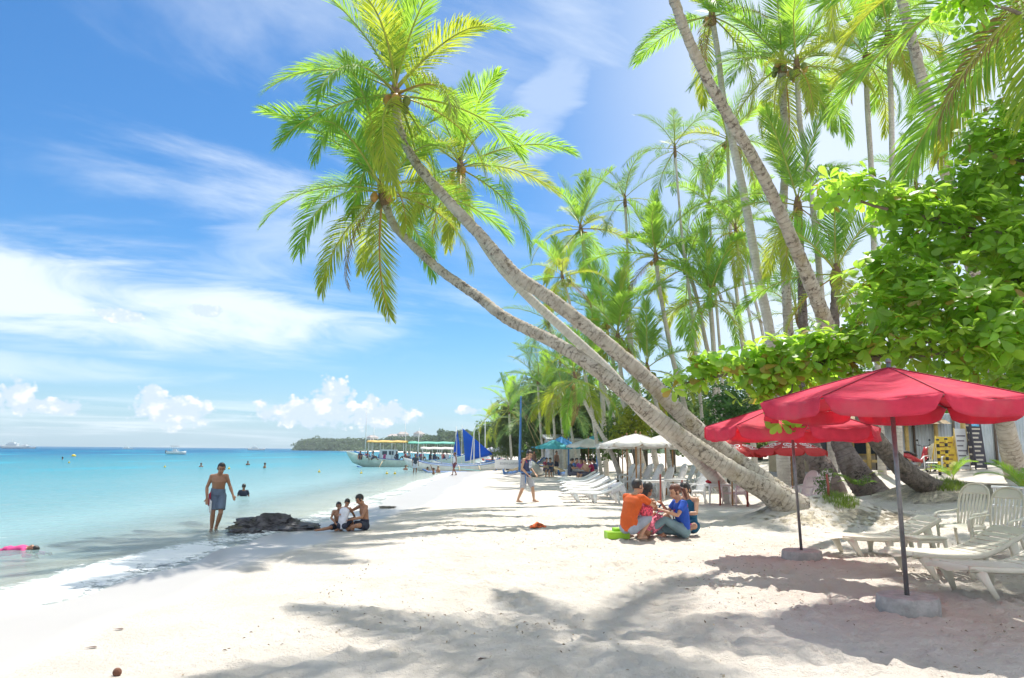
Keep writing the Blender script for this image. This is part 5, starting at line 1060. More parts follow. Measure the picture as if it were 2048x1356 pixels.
# the group sitting on the sand
GO = gnd(1268, 1084); ORG = cloth('orange_tee_cloth', (.56, .095, .015)); JEAN = cloth('pale_denim', (.30, .35, .43)); ROYAL = cloth('royal_blue_cloth', (.02, .09, .48)); TEALD = cloth('teal_dress_cloth', (.015, .13, .24)); PANT = cloth('grey_teal_trousers', (.17, .27, .31)); PINKF = cloth('flowered_pink_cloth', (.62, .16, .24), .6, 26)
Jo = pose(SQUAT, look=(-.25, -1, -.1), elL=(.29, -.22, .58), wrL=(.14, -.44, .55), elR=(-.27, -.24, .60), wrR=(-.05, -.46, .58))
person('person squatting with back turned in a bright orange tee', Jo, GO, R(135), 1.06, SKIN_L, HAIR, 'short', ('tee', ORG), ('shorts', JEAN), 1.05, .009)
Jg = pose(SIT, look=(.2, -1, -.2), shL=(.165, .0, .63), elL=(.25, -.16, .50), wrL=(.16, -.44, .44), elR=(-.26, .02, .52), wrR=(-.36, .16, .60))
person('dark-haired child leaning against the figure in orange, flowered dress', Jg, GO + Vector((.30, .42, 0)), R(128), 1.12, SKIN, HAIR, 'long', ('dress', PINKF), None, .9, .010, fem=True)
GB = gnd(1360, 1078)
Jb = pose(SIT, look=(0, -1, -.5), elL=(.24, -.14, .42), wrL=(.10, -.36, .50), elR=(-.24, -.12, .44), wrR=(-.08, -.30, .60), knL=(.13, -.34, .34), anL=(.12, -.72, .10), toeL=(.13, -.88, .05), knR=(-.14, -.42, .16), anR=(-.02, -.30, .06), toeR=(.02, -.46, .04))
wb = person('woman with reddish tied-back hair in a royal blue top sitting sideways', Jb, GB, R(-78), 1.10, SKIN_L, HAIR_R, 'tail', ('tee', ROYAL), ('pants', PANT), 1.0, .009, fem=True)
b = MB(); b.tube([(.13, .09, .62), (.02, -.11, .50), (-.14, -.06, .27)], .014, 5, ell=(1, .5)); b.tube([(.13, .09, .62), (0, .16, .44), (-.16, .06, .26)], .014, 5, ell=(1, .5)); b.tube([(-.17, .1, .26), (-.05, .18, .24), (.1, .17, .25)], .022, 5, ell=(1, .6)); b.build('bag_strap', cloth('magenta_strap', (.45, .03, .14)), wb, True)
Jt = pose(SIT, look=(-.1, -1, -.75), head=(0, -.09, .80), elL=(.22, -.14, .40), wrL=(.05, -.30, .40), elR=(-.22, -.12, .42), wrR=(-.05, -.30, .42), knL=(.24, -.30, .20), anL=(-.02, -.34, .08), toeL=(-.12, -.42, .05), knR=(-.22, -.30, .20), anR=(.04, -.24, .08), toeR=(.14, -.3, .05))
person('woman in a teal sundress looking down, sitting behind the one in blue', Jt, GB + Vector((.30, .62, 0)), R(-34), 1.14, SKIN_L, HAIR, 'tail', ('dress', TEALD), None, .95, .009, fem=True)
ph = MB(); ph.box((0, 0, 0), (.075, .012, .15), bev=.004); tag(ph.build('phone', mat('phone_dark', (.03, .03, .035), .25, .1, 5), None, False, GB + Vector((-.42, -.10, .60)), (R(-35), 0, R(-78))), 'dark phone held up by the woman in royal blue', 'phone')
b = MB(); b.ball((0, 0, .10), (.17, .10, .10), 12, 8); b.tube([(-.12, 0, .17), (-.05, 0, .26), (.06, 0, .26), (.13, 0, .17)], .012, 5); tag(b.build('handbag', cloth('magenta_bag', (.42, .02, .12)), None, True, GB + Vector((-.34, .12, .24))), 'magenta bag in the lap of the woman in blue', 'bag')
b = MB(); b.box((0, 0, .09), (.24, .10, .18), bev=.03); tag(b.build('purse', mat('flower_print', (.62, .06, .10), .7, .85, 30), None, False, GO + Vector((.24, -.06, .45)), (0, 0, .2)), 'small red and white flowered purse between orange tee and bare knee', 'purse')
b = MB(); b.box((0, 0, .07), (.44, .30, .14), bev=.01); b.box((.04, .02, .17), (.22, .2, .06), bev=.01); tag(b.build('box', mat('lime_plastic', (.30, .58, .02), .5, .1, 4), None, False, GO + Vector((-.30, .18, 0)), (0, 0, .1)), 'lime green box on the sand behind the orange tee', 'box')
# the three boys at the water's edge
KB = gnd(685, 1062); BLK = cloth('dark_swim_cloth', (.03, .035, .06)); WTK = cloth('white_vest_cloth', (.68, .68, .74))
Jk = pose(SIT, look=(.35, -1, -.15), elR=(-.24, -.06, .42), wrR=(-.08, -.26, .28), elL=(.2, -.14, .42), wrL=(.05, -.30, .30), knR=(-.32, -.30, .10), anR=(-.62, -.42, .06), toeR=(-.74, -.46, .06), knL=(.26, -.28, .18), anL=(.02, -.36, .06), toeL=(-.08, -.46, .05))
person('small bare-chested boy at the shore with one leg stretched towards the rock', Jk, KB + Vector((-.12, .10, 0)), R(8), .66, SKIN, HAIR, 'crop', None, ('trunks', BLK), .95, .009)
Jk2 = pose(SQUAT, look=(.2, -1, -.4), pelvis=(0, .10, .18), waist=(0, .12, .36), elR=(-.2, -.24, .56), wrR=(-.16, -.44, .44), elL=(.22, -.22, .5), wrL=(.1, -.4, .36))
person('small boy in a white vest squatting with his back to us', Jk2, KB + Vector((.06, -.12, 0)), R(165), .66, SKIN, HAIR, 'crop', ('tank', WTK), ('trunks', BLK), .95, .009)
Jk3 = pose(SIT, look=(-.1, -1, -.75), head=(0, -.10, .80), elL=(.22, -.12, .36), wrL=(.06, -.34, .30), elR=(-.24, -.22, .50), wrR=(-.16, -.50, .44), knL=(.28, -.30, .16), anL=(-.0, -.36, .07), toeL=(-.12, -.42, .05), knR=(-.26, -.30, .16), anR=(.06, -.28, .07), toeR=(.16, -.34, .05))
person('bigger bare-chested boy bending over the sand play, knees crossed', Jk3, gnd(722, 1061) + Vector((.02, .02, 0)), R(-55), .84, SKIN, HAIR, 'short', None, ('trunks', BLK), .92, .009)
b = MB(); b.lathe([(.028, 0), (.034, .02), (.034, .11), (.016, .14), (.014, .17)], 12); tag(b.build('bottle', mat('yellow_bottle', (.55, .50, .10), .35, .1, 4), None, True, gnd(706, 1060)), 'small yellow bottle standing between the boys', 'bottle')
# people in and by the water
CH = at(487, 985, 30); person('child in a dark top standing waist-deep behind the wading man', pose(STAND), (CH.x, CH.y, -1.12), R(200), .84, SKIN_D, HAIR, 'crop', ('tee', BLK), ('shorts', BLK), .95, .012)
SWM = gnd(60, 1088); o = person('swimmer in a pink top floating face down at the left edge', pose(STAND, look=(0, -.6, -1), elL=(.3, -.15, 1.5), wrL=(.3, -.2, 1.75), elR=(-.3, -.15, 1.5), wrR=(-.3, -.2, 1.75)), (0, 0, 0), 0, .66, SKIN, HAIR, 'short', ('long', cloth('pink_swim_cloth', (.60, .06, .22))), ('shorts', cloth('pink_swim_cloth', (.6, .06, .22))), .95, .012)
hx = at(70, 1083, 13.8); o.rotation_mode = 'XYZ'; o.rotation_euler = (R(82.5), 0, R(90)); o.location = (hx.x - 1.04, hx.y, WATER - .08)
SG = at(830, 940, 62); person('far person standing knee-deep in a dark shirt and pale shorts', pose(STAND), (SG.x, SG.y, -.34), R(20), 1.0, SKIN_D, HAIR, 'short', ('tee', cloth('charcoal_cloth', (.04, .06, .09))), ('shorts', cloth('pale_blue_cloth', (.5, .56, .66))), 1, .02, face=False)
VG = gnd(909, 951); person('far person in a pale vest walking out beside the paddle board', pose(STAND, knL=(.1, -.15, .5), anL=(.1, -.2, .1), toeL=(.1, -.36, .05), anR=(-.1, .2, .08), toeR=(-.1, .05, .03)), VG, R(-60), .98, SKIN_D, HAIR, 'crop', ('tank', cloth('pale_vest_cloth', (.60, .62, .68))), ('shorts', cloth('maroon_cloth', (.14, .03, .06))), 1, .02, face=False)
# seated people under the far white umbrella and further off: simple low detail copies with their own clothes
def sitter(label, loc, rz, s, top_c, low_c, skin=SKIN_L, chairh=0.0, group=None, base=SIT, hs='short'):
    Js = pose(base) if chairh == 0 else pose(dict(SIT, kn=(.12, -.40, .14), an=(.12, -.42, -.28), toe=(.12, -.58, -.33)))
    return person(label, Js, Vector(loc) + Vector((0, 0, chairh)), rz, s, skin, HAIR, hs, ('tee', cloth('cloth_%d_%d_%d' % tuple(int(99 * c) for c in top_c), top_c)) if top_c else None, ('shorts', cloth('cloth_%d_%d_%d' % tuple(int(99 * c) for c in low_c), low_c)), 1, .022, False, group)
TBL = [(1142, 40.5, 80, (.05, .06, .10), 'seated person in black at the shaded table, leftmost of that group'), (1152, 42.5, 30, (.10, .22, .50), 'seated person in blue at the shaded table'), (1162, 41.8, -20, (.45, .10, .30), 'seated person in purple-pink at the middle of the shaded table'), (1171, 39.8, -60, None, 'bare-shouldered person seated at the shaded table'), (1182, 40.6, -85, (.50, .03, .12), 'seated person in crimson at the end of the shaded table'), (1189, 41.5, -90, (.10, .14, .28), 'seated person in dark blue behind the crimson one')]
for (px, Y, rz, tc_, lb) in TBL: sitter(lb, onground(px, Y), R(rz), 1.0, tc_, (.1, .1, .14), chairh=.36, group='people under the white umbrella', hs='short')
table('pale table shared by the people under the white umbrella', onground(1163, 41), 1.9, .9, .72, WPL)
for (px, Y, rz, tc_, lb) in [(1092, 51, 40, (.30, .06, .10), 'person seated in dim red under the pale teal umbrella'), (1101, 50, -30, (.08, .10, .14), 'person seated in black under the pale teal umbrella')]: sitter(lb, onground(px, Y), R(rz), 1.0, tc_, (.1, .1, .14), chairh=.3, group='people under the teal umbrella')
for (px, Y, rz, tc_, lb) in [(1009, 68, 60, (.66, .64, .62), 'person in white sitting on the sand by the banner'), (1016, 66, 50, (.50, .12, .10), 'person in red sitting on the sand by the banner')]: sitter(lb, onground(px, Y), R(rz), 1.0, tc_, (.1, .1, .14), group='sitters by the white banner')
for (px, Y, lb) in [(1113, 57, 'far person standing in the shade of the blue umbrella'), (1068, 62, 'far bare-armed person standing just right of the mast')]: person(lb, pose(STAND), onground(px, Y), R(40), 1, SKIN, HAIR, 'crop', ('tank', cloth('brown_cloth', (.2, .12, .09))), ('shorts', BLK), 1, .024, False)
# heads and shoulders of bathers
for k, (px, py, Y, lb) in enumerate([(404, 926, 75, 'bather far out, leftmost of the three heads past the wading man'), (497, 921, 85, 'bather with bare shoulders far out right of the wading man'), (531, 928, 72, 'bather head rightmost of the three past the wading man'), (126, 914, 110, 'dark bather head near the yellow buoy'), (812, 930, 70, 'bather in front of the big outrigger boat, leftmost'), (845, 929, 68, 'bather in front of the big outrigger boat, right of the standing person'), (856, 930, 66, 'bather beside the small outrigger, left one'), (868, 933, 60, 'bather nearest to the small outrigger, two arms up'), (877, 931, 64, 'bather right of the raised arms')]):
    p = at(px, 905, Y); person(lb, pose(STAND) if k != 7 else pose(STAND, elL=(.3, -.1, 1.6), wrL=(.25, -.2, 1.82), elR=(-.3, -.1, 1.6), wrR=(-.25, -.2, 1.82)), (p.x, p.y, WATER - 1.32 + .06 * (k % 3)), R(40 * k), 1, SKIN_D if k % 2 else SKIN, HAIR, 'crop', None, ('shorts', BLK), 1, .03, False, group='bathers in the sea')
# ================================================================== boats
HULLW = mat('boat_white_paint', (.72, .74, .72), .45, .08, 2, dirt=((.45, .47, .42), .55, .4)); HULLB = mat('boat_blue_trim', (.05, .16, .42), .45, .1, 2); HULLG = mat('boat_pale_green', (.50, .64, .56), .5, .1, 2)
BAMB = mat('bamboo', (.52, .42, .26), .6, .2, 4); ROOFY = mat('awning_yellow', (.72, .50, .16), .8, .12, 2, tr=.2); ROOFG = mat('awning_green', (.20, .58, .44), .8, .1, 2, tr=.2); SAILB = mat('sail_blue', (.012, .15, .62), .75, .1, .8, tr=.3, trcol=(.02, .22, .9)); MASTB = mat('mast_blue', (.07, .20, .48), .45, .12, 2); CABIN = mat('cabin_paint', (.62, .68, .72), .5, .08, 2); ROPE = mat('rigging_rope', (.45, .36, .16), .8, .2, 5); GLASSD = mat('dark_glass', (.04, .06, .08), .15, .1, 3)
def hull(L, beam, dep, sheer, n=16):
    rows = []
    for i in range(n + 1):
        f = i / n; x = (f - .5) * L; w_ = beam / 2 * (1 - abs(2 * f - 1) ** 2.6) ** .8 + .03; up = sheer * abs(2 * f - 1) ** 2.8; r_ = []
        for j in range(9):
            a = -math.pi / 2 + math.pi * j / 8; r_.append((x + (.06 * L * (1 if f > .5 else -1) * abs(2 * f - 1) ** 6) * (1 - math.cos(a) * 1.0), math.sin(a) * w_ * (1 if abs(math.sin(a)) > .99 else .96), dep - dep * 1.25 * max(0, math.cos(a)) ** .7 + up))
        rows.append(r_)
    return rows
def bangka(label, loc, rz, L, mh, trim, cab=True, roofs=(), masts=(), floats=True, group='outrigger boats at the shore'):
    root = empty('outrigger_boat', loc, rz, label, 'boat', group); beam = L * .10; dep = L * .075
    b = MB(); b.sheet(hull(L, beam, dep, L * .07), .05); b.build('hull', mh, root, True)
    b = MB(); 
    for sd in (-1, 1): b.tube([((i / 16 - .5) * L * .98, sd * (beam / 2 * (1 - abs(i / 8 - 1) ** 2.6) ** .8 + .04), dep + L * .07 * abs(i / 8 - 1) ** 2.8) for i in range(17)], .05, 5)
    b.build('gunwale', trim, root, True); b = MB(); b.box((0, 0, dep * .72), (L * .62, beam * .86, .05)); b.build('deck', HULLW, root)
    if floats:
        for sd in (-1, 1):
            b = MB(); y = sd * L * .24; b.tube([(-L * .40, y, .35), (-L * .34, y, .10), (0, y, .05), (L * .34, y, .10), (L * .40, y, .35)], [.05, .10, .12, .10, .05], 8); b.build('outrigger_float', trim, root, True)
        for fx in (-.22, 0, .22): b = MB(); b.tube([(L * fx, -L * .24, .18), (L * fx, -L * .12, dep * .9), (L * fx, 0, dep * 1.08), (L * fx, L * .12, dep * .9), (L * fx, L * .24, .18)], .05, 6); b.build('outrigger_spar', BAMB, root, True)
    if cab:
        b = MB(); b.box((-L * .20, 0, dep + .55), (L * .14, beam * .8, 1.15), bev=.05); cb = b.build('cabin', CABIN, root)
        for k in range(2): b = MB(); b.box((-L * .225 + k * L * .055, -beam * .4, dep + .75), (L * .04, .03, .4), bev=.005); b.build('window', GLASSD, cb)
    for (x0, x1, z_, mr) in roofs:
        rows = [[(x0 + (x1 - x0) * i / 8, -beam * .62 + beam * 1.24 * j / 6, z_ + .22 * math.sin(math.pi * j / 6) + .03 * math.sin(i * 2.3)) for j in range(7)] for i in range(9)]; b = MB(); b.sheet(rows, .03); rf = b.build('awning', mr, root, True)
        for i in range(4):
            for sd in (-1, 1): b = MB(); x = x0 + (x1 - x0) * (i + .2) / 3.4; b.tube([(x, sd * beam * .46, dep * .8), (x, sd * beam * .56, z_)], .03, 5); b.build('awning_post', HULLW, root, True)
    for (x, h, r_, ln) in masts: b = MB(); b.tube([(x, 0, dep * .5), (x + ln * .5, 0, h * .5), (x + ln, 0, h)], [r_, r_ * .85, r_ * .5], 7); b.build('mast', HULLW, root, True)
    return root
BY = 82; bl = at(825, 905, BY); S_ = BY / 1500.
BG = bangka('large pale outrigger boat with yellow and green awnings, crowded with passengers', (bl.x, BY, WATER - .25), R(-4), 13.0, HULLG, HULLB, True, [(-4.9, -.6, 2.85, ROOFY), (-.4, 4.6, 2.75, ROOFG)], [(-5.2, 6.6, .05, .0), (-4.4, 4.6, .05, .1), (-.6, 5.2, .05, -.3), (.4, 4.4, .05, .3), (4.6, 4.6, .05, .1)])
for k in range(15):
    x = -5.6 + k * .68 + .1 * math.sin(k * 3); pz = .62
    sitter('passenger on the large outrigger boat, %s from the bow' % ['first', 'second', 'third', 'fourth', 'fifth', 'sixth', 'seventh', 'eighth', 'ninth', 'tenth', 'eleventh', 'twelfth', 'thirteenth', 'fourteenth', 'fifteenth'][k], BG.matrix_basis @ Vector((x, -.42 + .25 * (k % 2), pz + .35)), R(40 * k), 1.0, [(.05, .06, .1), (.5, .1, .1), (.6, .6, .62), (.1, .2, .45), (.4, .08, .2), (.07, .07, .08)][k % 6], (.1, .1, .14), SKIN_D, group='boat passengers')
b2 = at(905, 905, 74); SB = bangka('smaller outrigger boat with white awning drawn up to the beach', (b2.x + .3, 74, WATER - .2), R(6), 9.0, HULLW, HULLB, False, [(-3.4, -.2, 2.1, WHT)], [(-3.6, 3.4, .04, 0), (1.4, 4.4, .05, .4)])
b3 = at(925, 905, 68); SB2 = bangka('slim outrigger boat with blue stern lying at the waterline', (b3.x - .3, 67, WATER - .12), R(9), 8.0, HULLW, HULLB, False, [], [(2.0, 3.6, .04, -.2)], group='outrigger boats at the shore')
# sailing outrigger with the blue sail
b4 = at(930, 905, 76); PW = bangka('sailing outrigger boat under the bright blue sail', (b4.x, 78, WATER - .05), R(12), 8.5, HULLW, HULLB, False, [], [(-.9, 6.2, .06, -.1), (-.2, 6.4, .06, .0)])
def tri_sail(b, A_, B_, C_, n=8, belly=.35):
    rows = []
    for i in range(n + 1):
        f = i / n; l, r_ = A_.lerp(B_, f), A_.lerp(C_, f); rows.append([l.lerp(r_, j / n) + Vector((0, belly * math.sin(math.pi * j / n) * f, 0)) for j in range(n + 1)])
    b.sheet(rows, .015)
b = MB(); tri_sail(b, Vector((-.15, 0, 5.9)), Vector((.35, 0, 1.0)), Vector((4.6, .3, 2.1))); b.build('sail', SAILB, PW, True); b = MB(); tri_sail(b, Vector((-.9, -.1, 5.6)), Vector((-1.5, -.1, 1.9)), Vector((-.3, -.1, 1.9))); b.build('jib', SAILB, PW, True)
b = MB(); b.tube([(.3, 0, 1.0), (4.8, .3, 2.1)], .05, 6); b.build('boom', HULLW, PW, True); PW.scale = (.70, .70, .70); PW.location.x = at(926, 905, 78).x
# sailing outriggers drawn up by the tall blue mast
b5 = at(1040, 905, 50); MP = bangka('beached sailing outrigger with the tall blue mast and rope rigging', (b5.x + 1.2, 52, float(gz(b5.x, 52)) + .12), R(80), 7.5, HULLW, HULLB, False, [], [])
def local(o, p): return o.matrix_basis.inverted() @ Vector(p)
b = MB(); b.tube([local(MP, (at(1039, 930, 50).x, 50, .3)), local(MP, at(1041, 860, 50)), local(MP, at(1042, 792, 50))], [.085, .08, .05], 8); b.build('mast', MASTB, MP, True)
for (px, py) in ((1092, 905), (1078, 905), (1108, 905), (1120, 890)): b = MB(); b.tube([local(MP, at(1042, 800 + (py - 890), 50)), local(MP, at(px, py, 55))], .02, 4); b.build('rigging', ROPE, MP, True)
for (px, Y, top, lb) in [(1137, 56, 838, 'blue mast standing before the hut'), (1194, 52, 862, 'blue mast among the leaning white trunks'), (948, 72, 862, 'bare pale mast left of the beached boats'), (970, 90, 836, 'thin dark mast beyond the sail'), (1013, 80, 880, 'short pale mast before the far umbrellas')]:
    p = onground(px, Y); tp = at(px, top, Y); b = MB(); b.tube([(0, 0, -.3), (0, 0, (tp.z - p.z) / 2), (tp.x - p.x, 0, tp.z - p.z)], [.07, .06, .04], 7); tag(b.build('mast', MASTB if 'blue' in lb else HULLW, None, True, p), lb, 'mast')
# speedboat and far boats
sp_ = at(352, 905, 210); root = empty('speedboat', (sp_.x, sp_.y, WATER - .1), R(8), 'white speedboat with a dark awning out at sea', 'boat')
b = MB(); b.sheet([[(x, y, z_ + (.5 if x > 1.8 else 0) * abs(z_) * .3) for (y, z_) in ((-.95 * k, .9), (-.8 * k, .25), (0, -.1), (.8 * k, .25), (.95 * k, .9))] for (x, k) in ((-2.4, 1), (-1, 1), (.5, .95), (1.6, .7), (2.6, .08))], .05); b.build('hull', HULLW, root, True)
b = MB(); b.box((0, 0, .85), (3.6, 1.7, .1), bev=.03); b.build('deck', HULLW, root); b = MB(); b.box((-.3, 0, 1.25), (.9, 1.0, .8), bev=.1); b.build('console', CABIN, root); b = MB(); b.box((-.4, 0, 2.35), (2.0, 1.6, .1), bev=.03); b.build('awning', mat('awning_dark', (.05, .06, .09), .7, .1, 2), root)
for sx in (-1.3, .5):
    for sy in (-.7, .7): b = MB(); b.tube([(sx, sy, .9), (sx, sy, 2.35)], .03, 5); b.build('awning_post', HULLW, root, True)
b = MB(); b.box((-2.6, 0, .7), (.5, .5, .9), bev=.1); b.build('outboard_motor', mat('motor_black', (.03, .03, .035), .4, .1, 3), root)
for k, (px, Y, L, lb) in enumerate([(28, 620, 22, 'white ferry on the horizon near the left edge'), (52, 640, 14, 'small white boat right behind the ferry on the horizon'), (512, 760, 16, 'white boat on the horizon just left of the headland'), (255, 900, 10, 'tiny boat on the horizon between ferry and speedboat')]):
    p = at(px, 905, Y); root = empty('motor_boat', (p.x, p.y, WATER), R(5 * k), lb, 'boat', 'boats on the horizon'); b = MB(); b.sheet(hull(L, L * .2, L * .09, L * .03), .1); b.build('hull', HULLW, root, True); b = MB(); b.box((-L * .08, 0, L * .13), (L * .4, L * .15, L * .10), bev=.1); b.box((-L * .1, 0, L * .20), (L * .22, L * .12, L * .06), bev=.1); b.build('cabin', HULLW, root); b = MB(); b.tube([(-L * .1, 0, L * .2), (-L * .1, 0, L * .36)], .1, 5); b.build('mast', HULLW, root)
BUOY = mat('buoy_yellow', (.75, .55, .03), .5, .1, 3)
for k, (px, py, lb) in enumerate([(148, 914, 'yellow buoy far out at the left'), (724, 946, 'yellow float nearest the big boat bow, first of a line'), (775, 946, 'yellow float second of the line before the boats'), (791, 946, 'yellow float third of the line before the boats'), (140, 930, 'pale float in the long line left of the wading man'), (332, 937, 'pale float in the long line just left of the wading man'), (460, 939, 'pale float in the long line right of the wading man'), (640, 944, 'pale float in the long line below the headland')]):
    Y = 1.85 * 1500 / (py - 898 + (0 if py > 920 else 3)); p = at(px, 905, Y); b = MB(); b.ball((0, 0, .05), (.10 if k else .4, .10 if k else .4, .09 if k else .36), 10, 7); b.tube([(0, 0, .12), (0, 0, .26)], .02, 5); tag(b.build('buoy', BUOY, None, True, (p.x, p.y, WATER)), lb, 'buoy', 'floats on the swimming line')
# paddle board, kayak, banner, cloth, rock, litter
p = gnd(928, 943); b = MB(); rows = []
for i in range(15):
    f = i / 14; w_ = .36 * math.sin(math.pi * min(max(f, .02), .98)) ** .55; rows.append([((f - .5) * 3.0, w_ * y, .08 + .18 * max(0, abs(f - .5) - .35) ** 1.2 * 3) for y in np.linspace(-1, 1, 7)])
b.sheet(rows, -.10); o = tag(b.build('paddle_board', mat('board_teal', (.03, .42, .42), .35, .1, 2), None, True, p + Vector((.4, 0, .10)), (0, R(4), R(-14))), 'teal paddle board lying at the water line', 'board')
p = gnd(985, 922); b = MB(); b.sheet(hull(3.4, .7, .3, .15), .03); tag(b.build('kayak', mat('kayak_red', (.62, .10, .05), .4, .2, 1), None, True, p, (0, 0, R(5))), 'red kayak on the far sand left of the banner', 'kayak')
p = gnd(996, 925); b = MB(); b.sheet(hull(3.6, .7, .3, .15), .03); tag(b.build('kayak', mat('kayak_blue', (.10, .20, .50), .4, .2, 1), None, True, p + Vector((0, -2, 0)), (0, 0, R(-8))), 'blue and white kayak in front of the banner', 'kayak')
p = onground(1017, 64); bn = empty('banner', p, R(-3), 'long low white banner with grey lettering on the far beach', 'banner'); b = MB(); b.box((0, 0, .55), (2.3, .04, .75), bev=.01); b.build('panel', mat('banner_white', (.74, .74, .76), .7, .05, 2), bn)
tm = text_mesh('EDEN LARVIN', .27, m=mat('banner_grey', (.28, .29, .33), .7, .05, 2)); o = link('lettering', tm, None, bn, (.12, -.032, .52), (R(90), 0, 0))
for sx in (-1.1, 1.1): b = MB(); b.tube([(sx, .04, 0), (sx, .04, .95)], .03, 6); b.build('post', BAMB, bn, True)
p = gnd(1076, 1056); b = MB(); rows = [[(-.17 + .34 * i / 9 + .02 * math.sin(j * 2), -.12 + .24 * j / 9, .02 + .10 * math.exp(-((i - 4.5) ** 2 + (j - 4.5) ** 2) / 9) + .025 * math.sin(i * 2.1) * math.sin(j * 1.7)) for j in range(10)] for i in range(10)]; b.sheet(rows, .02); tag(b.build('cloth', mat('orange_red_cloth', (.62, .10, .02), .8, .8, 14), None, True, p), 'crumpled orange and red cloth lying on the sand', 'cloth')
ROCK = mat('wet_dark_rock', (.075, .07, .075), .55, .5, 5, bump=1.0, bscale=14, dirt=((.17, .16, .08), .52, .7))
def rock(label, loc, size, seed, rz=0, m=ROCK):
    q = np.random.RandomState(seed); b = MB(); b.ball((0, 0, 0), 1, 64, 40); V = np.array(b.v); d = V / np.linalg.norm(V, axis=1)[:, None]; f = np.zeros(len(V))
    for k in range(5):
        fr = 1.5 * 1.9 ** k; w3 = q.normal(0, 1, (3, 3)) * fr; f += .36 / 1.6 ** k * (.5 - 1.4 * np.abs(np.sin(d @ w3[0] + q.rand() * 6) * np.sin(d @ w3[1] + q.rand() * 6)))
    V = V * (1 + f)[:, None] * np.array(size); b.v = [tuple(v_) for v_ in V]; return tag(b.build('rock', m, None, True, loc, (0, 0, rz), sharp=28), label, 'rock')
r1 = at(548, 1052, 17.8); rock('long dark rock lying in the shallows between man and boys', (r1.x, 17.8, -.12), (.86, .40, .27), 4, R(-6)); r2 = at(500, 1062, 17.2); rock('smaller wet rock at the foot of the long rock', (r2.x, 17.0, -.17), (.36, .2, .10), 6)
r3 = at(775, 1012, 24); rock('flat stone on the wet sand above the boys', (r3.x, 24, float(gz(r3.x, 24))), (.26, .16, .07), 9, m=mat('grey_stone', (.22, .20, .17), .7, .3, 5, bump=.6))
p = gnd(234, 1350); b = MB(); b.ball((0, 0, .025), (.034, .03, .034), 14, 9); tag(b.build('husk', mat('husk_brown', (.20, .085, .05), .85, .35, 12, bump=.6), None, True, p), 'brown coconut husk piece in the bottom corner', 'husk')
LT = mat('dead_leaf', (.10, .05, .035), .8, .35, 9)
for k, (px, py, lb) in enumerate([(967, 1320, 'dark dead leaf on the sand near the bottom edge'), (1376, 1183, 'dark dead leaf in the speckled shade'), (237, 1260, 'curled grey leaf on the sunlit sand at the left'), (180, 1298, 'long pale twig on the sunlit sand')]):
    p = gnd(px, py); V = lv * [.10, .085, .12]; V[:, 2] = .004 + .004 * np.sin(V[:, 0] * 30); o = link('dead_leaf', mesh_np('dead_leaf', V, lf), LT, None, p + Vector((-.05, 0, .006)), (0, 0, rnd.uniform(-1, 1))); tag(o, lb, 'leaf', 'litter on the sand')
# tiny litter and coral crumbs: uncountable
q = np.random.RandomState(3); n_ = 9500; cx = q.uniform(-5.5, 11, n_); cy = 3.2 + 17 * q.rand(n_) ** 1.5; clus = np.array([lattice_noise(np.array([a]), np.array([c]), .8, 31)[0] for a, c in zip(cx, cy)]); ok = (cx - shore(cy) > 2.9) & (clus + q.uniform(-.3, .3, n_) > .04); cx, cy = cx[ok], cy[ok]
ix = np.clip(np.searchsorted(gx, cx), 1, len(gx) - 1); iy = np.clip(np.searchsorted(gy, cy), 1, len(gy) - 1); cz = np.maximum(GZ[ix, iy], GZ[ix - 1, iy - 1]) + .004
P_ = np.stack([cx, cy, cz], -1); half = len(P_) // 2
tag(leaf_cloud('litter', P_[:half], np.tile([0, 0, 1.], (half, 1)), .040, .35, mat('litter_brown', (.20, .135, .08), .9, .5, 9), seed=8, jit=.4), 'scattered leaf crumbs and twigs on the dry sand', 'litter', None, 'stuff')
tag(leaf_cloud('coral_crumbs', P_[half:], np.tile([0, 0, 1.], (len(P_) - half, 1)), .030, .7, mat('crumb_tan', (.42, .34, .24), .9, .4, 9), seed=9, jit=.5), 'scattered tan coral crumbs on the dry sand', 'litter', None, 'stuff')

# ================================================================== root mounds, small plants
ROOTM = mat('palm_roots', (.52, .45, .34), .95, .4, 9, bump=.6); GRS = leaf_mat('grass_tuft', (.10, .17, .03), (.22, .27, .05), (.35, .48, .06), tr=.35, rough=.6)
def fibres(name, c, n, r, h, m, label, cat, out=True, seed=1, width=.010, kind='stuff'):
    q = np.random.RandomState(seed); V = []; Fc = []
    for i in range(n):
        a = q.uniform(0, 6.28); rr = r * math.sqrt(q.rand()); x, y = c[0] + rr * math.cos(a), c[1] + rr * math.sin(a); z_ = float(gz(x, y)) + .01; ln = h * q.uniform(.6, 1.3)
        d = np.array([math.cos(a), math.sin(a), 0]) * (1.0 if out else .35) + q.normal(0, .25, 3); d[2] = (-.1 if out else 1.0); d /= np.linalg.norm(d); s_ = np.cross(d, [0, 0, 1]); s_ = s_ / (np.linalg.norm(s_) + 1e-6) * width; p0 = np.array([x, y, z_]); p1 = p0 + d * ln * .5 + [0, 0, .02]; p2 = p0 + d * ln
        if out: p1[2] = float(gz(p1[0], p1[1])) + .025; p2[2] = float(gz(p2[0], p2[1])) + .005
        k = len(V); V += [p0 - s_, p0 + s_, p1 - s_ * .8, p1 + s_ * .8, p2 + s_ * 0.1, p2 - s_ * 0.1]; Fc += [[k, k + 1, k + 3, k + 2], [k + 2, k + 3, k + 4, k + 5]]
    return tag(link(name, mesh_np(name, np.array(V), np.array(Fc), False), m), label, cat, None, kind)
